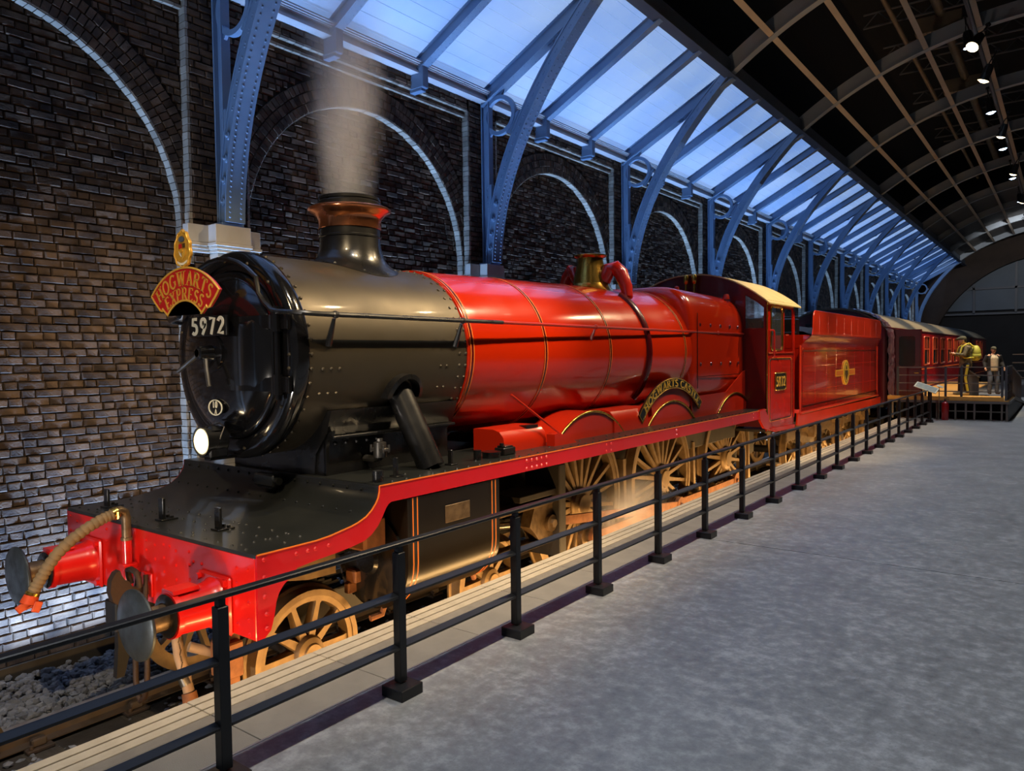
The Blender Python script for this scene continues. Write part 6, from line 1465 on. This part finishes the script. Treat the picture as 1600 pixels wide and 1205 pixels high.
def figure(name, label, base, head_dir, H, J, clothes, extras):
    """one continuous body (tapered limbs merged by a voxel remesh), clothing as its children; J: joints in (forward, right, up) fractions of H"""
    f = Vector((head_dir[0], head_dir[1], 0)).normalized(); r = Vector((f.y, -f.x, 0)); u = Vector((0, 0, 1)); O = Vector(base)
    w = lambda p: O + (f * p[0] + r * p[1] + u * p[2]) * H
    def limb(mb, pts, rad, n=12): mb.tube([w(p) for p in pts], [q * H for q in rad], n)
    def ball(mb, c, rx, ry, rz, n=12):
        rings = []
        for i in range(1, 8):
            t = pi * i / 8; rings.append([w((c[0] + rx * sin(t) * cos(a), c[1] + ry * sin(t) * sin(a), c[2] + rz * cos(t))) for a in [2 * pi * k / n for k in range(n)]])
        mb.ring_loft(rings, True, True, True)
    def fuse(mb, nm, m, parent, vox):
        o = mb.build(nm, m, parent, 0)
        md = o.modifiers.new('fuse', 'REMESH'); md.mode = 'VOXEL'; md.voxel_size = vox; md.use_smooth_shade = True
        sm = o.modifiers.new('soft', 'SMOOTH'); sm.iterations = 3; sm.factor = .5
        return o
    root = thing(name, label, 'person', base)
    b = MB(); hc = J['head']
    ball(b, hc, .056, .046, .066); ball(b, (hc[0] + .012, hc[1], hc[2] - .03), .044, .036, .042)
    limb(b, [J['neck'], (hc[0] - .012, hc[1], hc[2] - .04)], [.034, .032])
    limb(b, [(hc[0] + .050, hc[1], hc[2] + .008), (hc[0] + .068, hc[1], hc[2] - .014)], [.007, .011], 8)
    for s in (-1, 1): ball(b, (hc[0] - .004, hc[1] + s * .047, hc[2] - .004), .012, .006, .017, 8)
    limb(b, [J['pelvis'], J['waist'], J['chest'], J['neck']], [.080, .070, .085, .040], 14)
    for s, k in ((-1, 'L'), (1, 'R')):
        sh, el, wr, ha = J['shoulder' + k], J['elbow' + k], J['wrist' + k], J['hand' + k]
        limb(b, [J['chest'], sh], [.05, .038]); limb(b, [sh, el, wr], [.032, .025, .018]); limb(b, [wr, ha], [.016, .021])
        d = Vector(ha) - Vector(wr); d = d.normalized(); side = Vector((0, 0, 1)).cross(d); side = side.normalized() if side.length > .1 else Vector((0, 1, 0))
        for j, L in enumerate((.034, .040, .042, .036)):
            o_ = side * (.013 * (j - 1.5)); p0 = Vector(ha) + o_; p1 = p0 + d * L * .55; p2 = p1 + d * L * .4 + Vector((0, 0, -.012)); limb(b, [tuple(p0), tuple(p1), tuple(p2)], [.0065, .006, .005], 7)
        th = Vector(wr).lerp(Vector(ha), .5); limb(b, [tuple(th + side * s * .015), tuple(th + side * s * .03 + d * .015), tuple(th + side * s * .03 + d * .035)], [.008, .007, .006], 7)
        hp, kn, an, to = J['hip' + k], J['knee' + k], J['ankle' + k], J['toe' + k]
        limb(b, [J['pelvis'], hp, kn, an], [.07, .054, .034, .022]); limb(b, [an, (an[0], an[1], .018), to], [.022, .022, .016])
    body = fuse(b, 'body', 'skin', root, .011 * H)
    for s in (-1, 1):
        q = MB(); ball(q, (hc[0] + .051, hc[1] + s * .019, hc[2] + .004), .005, .008, .005, 8); q.build('eye', 'eye', body)
    q = MB(); limb(q, [(hc[0] + .050, hc[1] - .014, hc[2] - .036), (hc[0] + .056, hc[1], hc[2] - .036), (hc[0] + .050, hc[1] + .014, hc[2] - .036)], [.004, .005, .004], 6); q.build('mouth', 'lip', body)
    for nm, m, fn in clothes:
        q = MB(); fn(q, limb, ball, J); fuse(q, nm, m, body, .010 * H)
    for nm, m, fn in extras:
        q = MB(); fn(q, limb, ball, J, w, H); q.build(nm, m, body)
    return root
def std(**k):
    J = dict(pelvis=(0, 0, .53), waist=(0, 0, .61), chest=(0, 0, .74), neck=(.0, 0, .845), head=(.012, 0, .925),
             shoulderL=(0, -.105, .805), shoulderR=(0, .105, .805), hipL=(0, -.055, .50), hipR=(0, .055, .50))
    J.update(k); return J
def jacket(q, limb, ball, J):
    limb(q, [(0, 0, .47), J['waist'], J['chest'], (0, 0, .80), J['neck']], [.098, .092, .105, .085, .050], 16)
    for k in 'LR': limb(q, [J['chest'], J['shoulder' + k]], [.07, .050]); limb(q, [J['shoulder' + k], J['elbow' + k], J['wrist' + k]], [.046, .040, .028])
def trousers(q, limb, ball, J):
    limb(q, [J['waist'], J['pelvis'], (0, 0, .49)], [.084, .092, .08], 16)
    for k in 'LR': limb(q, [J['pelvis'], J['hip' + k], J['knee' + k], J['ankle' + k]], [.075, .064, .046, .038])
def shoes(q, limb, ball, J):
    for k in 'LR':
        a, t = J['ankle' + k], J['toe' + k]; limb(q, [(a[0] - .022, a[1], .022), (a[0], a[1], .026), (t[0], t[1], .020), (t[0] + .012, t[1], .016)], [.024, .030, .024, .014])
def cap(q, limb, ball, J):
    h = J['head']; ball(q, (h[0] - .004, h[1], h[2] + .026), .062, .053, .050); limb(q, [(h[0] + .03, h[1], h[2] + .030), (h[0] + .075, h[1], h[2] + .022), (h[0] + .095, h[1], h[2] + .012)], [.030, .022, .014], 12)
def hair(q, limb, ball, J):
    h = J['head']; ball(q, (h[0] - .020, h[1], h[2] + .004), .046, .049, .056)
# visitor in profile, head bent over a phone, backpack on
J1 = std(neck=(.012, 0, .84), head=(.050, 0, .915), elbowL=(.06, -.135, .66), wristL=(.17, -.07, .685), handL=(.205, -.045, .70), elbowR=(.06, .135, .66), wristR=(.17, .07, .685), handR=(.205, .045, .70),
         kneeL=(.03, -.06, .285), ankleL=(-.02, -.06, .04), toeL=(.075, -.065, .02), kneeR=(.05, .06, .285), ankleR=(.06, .06, .04), toeR=(.155, .065, .02))
def pack(q, limb, ball, J, w, H):
    for dz, rx, ry, rz in ((0, .075, .105, .135), (-.05, .085, .11, .09)): ball(q, (-.145, 0, .70 + dz), rx, ry, rz, 16)
def straps(q, limb, ball, J, w, H):
    for s in (-1, 1): limb(q, [(-.10, s * .07, .80), (-.02, s * .085, .865), (.075, s * .085, .80), (.105, s * .085, .70), (.05, s * .11, .62), (-.09, s * .09, .62)], [.014] * 6, 6)
def phone1(q, limb, ball, J, w, H):
    q.box(w((.225, 0, .715)), (.085, .012, .16), Matrix.Rotation(.5, 3, 'X'), .004)
def hood(q, limb, ball, J): limb(q, [(-.055, -.06, .83), (-.06, 0, .845), (-.055, .06, .83), (.03, .055, .825), (.055, 0, .80), (.03, -.055, .825), (-.055, -.06, .83)], [.024] * 7)
def stripe(q, limb, ball, J, w, H):
    for k, s in (('L', -1),): limb(q, [(J['hip' + k][0], J['hip' + k][1] + s * .062, .50), (J['knee' + k][0], J['knee' + k][1] + s * .042, .285), (J['ankle' + k][0] + .01, J['ankle' + k][1] + s * .034, .06)], [.022, .020, .018], 8)
figure('person', 'visitor in a cap and dark jacket with a yellow-green backpack, head bent over a phone', (2.99, 21.04, DZ), (-.93, -.36), 1.63, J1,
       (('jacket', 'cloth_camo', jacket), ('trousers', 'cloth_black', trousers), ('shoes', 'shoe_pale', shoes), ('cap', 'cap_olive', cap), ('hair', 'hair_dark', hair), ('hood', 'cloth_yellow', hood)),
       (('backpack', 'pack_green', pack), ('backpack_straps', 'cloth_yellow', straps), ('side_stripe', 'cloth_yellow', stripe)))
ph = MB().box((2.99 - .34, 21.04 - .13, DZ + 1.165), (.012, .085, .15), Matrix.Rotation(-.4, 3, 'Y'), .004).build('mobile_phone', 'phone', None); tag(ph, 'small dark mobile phone held by the visitor with the backpack', 'phone')
J2 = std(elbowL=(-.02, -.165, .66), wristL=(.07, -.175, .555), handL=(.095, -.172, .52), elbowR=(-.02, .165, .66), wristR=(.06, .175, .555), handR=(.085, .172, .52),
         kneeL=(.03, -.065, .285), ankleL=(.0, -.07, .04), toeL=(.09, -.085, .02), kneeR=(.03, .065, .285), ankleR=(.0, .07, .04), toeR=(.09, .085, .02))
def shirt(q, limb, ball, J): limb(q, [(.03, 0, .485), (.035, 0, .61), (.035, 0, .75), (.02, 0, .81)], [.078, .078, .080, .05], 14)
def open_jacket(q, limb, ball, J):
    for s in (-1, 1): limb(q, [(-.01, s * .055, .475), (-.012, s * .055, .62), (-.012, s * .060, .75), (-.01, s * .045, .82)], [.074, .072, .074, .045], 14)
    for k in 'LR': limb(q, [J['shoulder' + k], J['elbow' + k], J['wrist' + k]], [.048, .040, .030])
figure('person', 'young visitor in a cap, open black jacket, cream shirt and pale jeans facing the camera', (3.58, 21.75, DZ), (.42, -.90), 1.32, J2,
       (('jacket', 'cloth_black', open_jacket), ('shirt', 'cloth_cream', shirt), ('trousers', 'denim', trousers), ('shoes', 'shoe', shoes), ('cap', 'cap_olive', cap), ('hair', 'hair_dark', hair)), ())

# ------------------------------------------------------------------ steam
def steam_material(name, dens, scale, center, axis_r, zlo, zhi, fade, horiz=False):
    m = bpy.data.materials.new(name); m.use_nodes = True; MATS[name] = m; nt = m.node_tree; N = nt.nodes; L = nt.links
    for n in list(N):
        if n.type == 'BSDF_PRINCIPLED': N.remove(n)
    out = [n for n in N if n.type == 'OUTPUT_MATERIAL'][0]
    v = N.new('ShaderNodeVolumeScatter'); v.inputs['Color'].default_value = (.92, .93, .96, 1); v.inputs['Anisotropy'].default_value = .15
    g = N.new('ShaderNodeNewGeometry'); mp = N.new('ShaderNodeMapping'); mp.inputs['Location'].default_value = tuple(-c for c in center); L.new(g.outputs['Position'], mp.inputs['Vector'])
    sp = N.new('ShaderNodeSeparateXYZ'); L.new(mp.outputs['Vector'], sp.inputs[0])
    mps = N.new('ShaderNodeMapping'); mps.inputs['Scale'].default_value = (1, 1, .45) if not horiz else (1, .6, 1); L.new(g.outputs['Position'], mps.inputs['Vector'])
    nz = N.new('ShaderNodeTexNoise'); nz.inputs['Scale'].default_value = scale; nz.inputs['Detail'].default_value = 5; nz.inputs['Distortion'].default_value = .6; L.new(mps.outputs['Vector'], nz.inputs['Vector'])
    def M_(op, a, b_=None):
        n = N.new('ShaderNodeMath'); n.operation = op
        for i, x in enumerate((a, b_)):
            if x is None: continue
            if isinstance(x, (int, float)): n.inputs[i].default_value = x
            else: L.new(x, n.inputs[i])
        return n.outputs[0]
    def MR(x, a, b_, c, d):
        n = N.new('ShaderNodeMapRange'); n.interpolation_type = 'SMOOTHSTEP'; L.new(x, n.inputs[0]); n.inputs[1].default_value = a; n.inputs[2].default_value = b_; n.inputs[3].default_value = c; n.inputs[4].default_value = d; return n.outputs[0]
    if not horiz:
        rr2 = M_('SQRT', M_('ADD', M_('POWER', M_('ABSOLUTE', sp.outputs[0]), 2.0), M_('POWER', M_('ABSOLUTE', sp.outputs[1]), 2.0)))
        rad = N.new('ShaderNodeMapRange'); L.new(sp.outputs[2], rad.inputs[0]); rad.inputs[1].default_value = 0; rad.inputs[2].default_value = zhi - zlo; rad.inputs[3].default_value = axis_r[0]; rad.inputs[4].default_value = axis_r[1]
        f1 = MR(M_('DIVIDE', rr2, rad.outputs[0]), .25, 1.0, 1, 0); f2 = MR(sp.outputs[2], (zhi - zlo) * fade, zhi - zlo, 1, 0)
    else:
        e = M_('SQRT', M_('ADD', M_('ADD', M_('POWER', M_('ABSOLUTE', M_('DIVIDE', sp.outputs[0], axis_r[0])), 2.0), M_('POWER', M_('ABSOLUTE', M_('DIVIDE', sp.outputs[1], axis_r[1])), 2.0)), M_('POWER', M_('ABSOLUTE', M_('DIVIDE', sp.outputs[2], axis_r[2])), 2.0)))
        f1 = MR(e, .15, 1.0, 1, 0); f2 = f1
    nzf = MR(nz.outputs['Fac'], .34, .66, .12, 1.0)
    L.new(M_('MULTIPLY', M_('MULTIPLY', M_('MULTIPLY', f1, f2), nzf), dens), v.inputs['Density']); L.new(v.outputs[0], out.inputs['Volume'])
    return m
steam_material('steam', 2.6, 2.6, (0, CHY, 3.10), (.30, .62), 3.10, 6.0, .5)
q = MB(); q.lathe([(.0, 3.105), (.23, 3.105), (.36, 3.6), (.62, 5.9), (.0, 5.95)], (0, CHY, 0), 'Z', 24)
st = q.build('chimney_steam', 'steam', None, 0, kind='stuff'); st['label'] = 'thin grey steam rising from the chimney'; st['category'] = 'steam'
steam_material('wheel_steam', 3.2, 3.0, (1.10, 5.2, -.10), (.45, 1.15, .55), 0, 0, 0, True)
q = MB(); rings = []
for i in range(1, 10):
    t = pi * i / 10; rings.append([(1.10 + .45 * sin(t) * cos(a), 5.2 + 1.15 * cos(t), -.10 + .55 * sin(t) * sin(a)) for a in [2 * pi * k / 16 for k in range(16)]])
q.ring_loft(rings, True, True, True); st = q.build('cylinder_steam', 'wheel_steam', None, 0, kind='stuff'); st['label'] = 'pale steam drifting between the driving wheels'; st['category'] = 'steam'
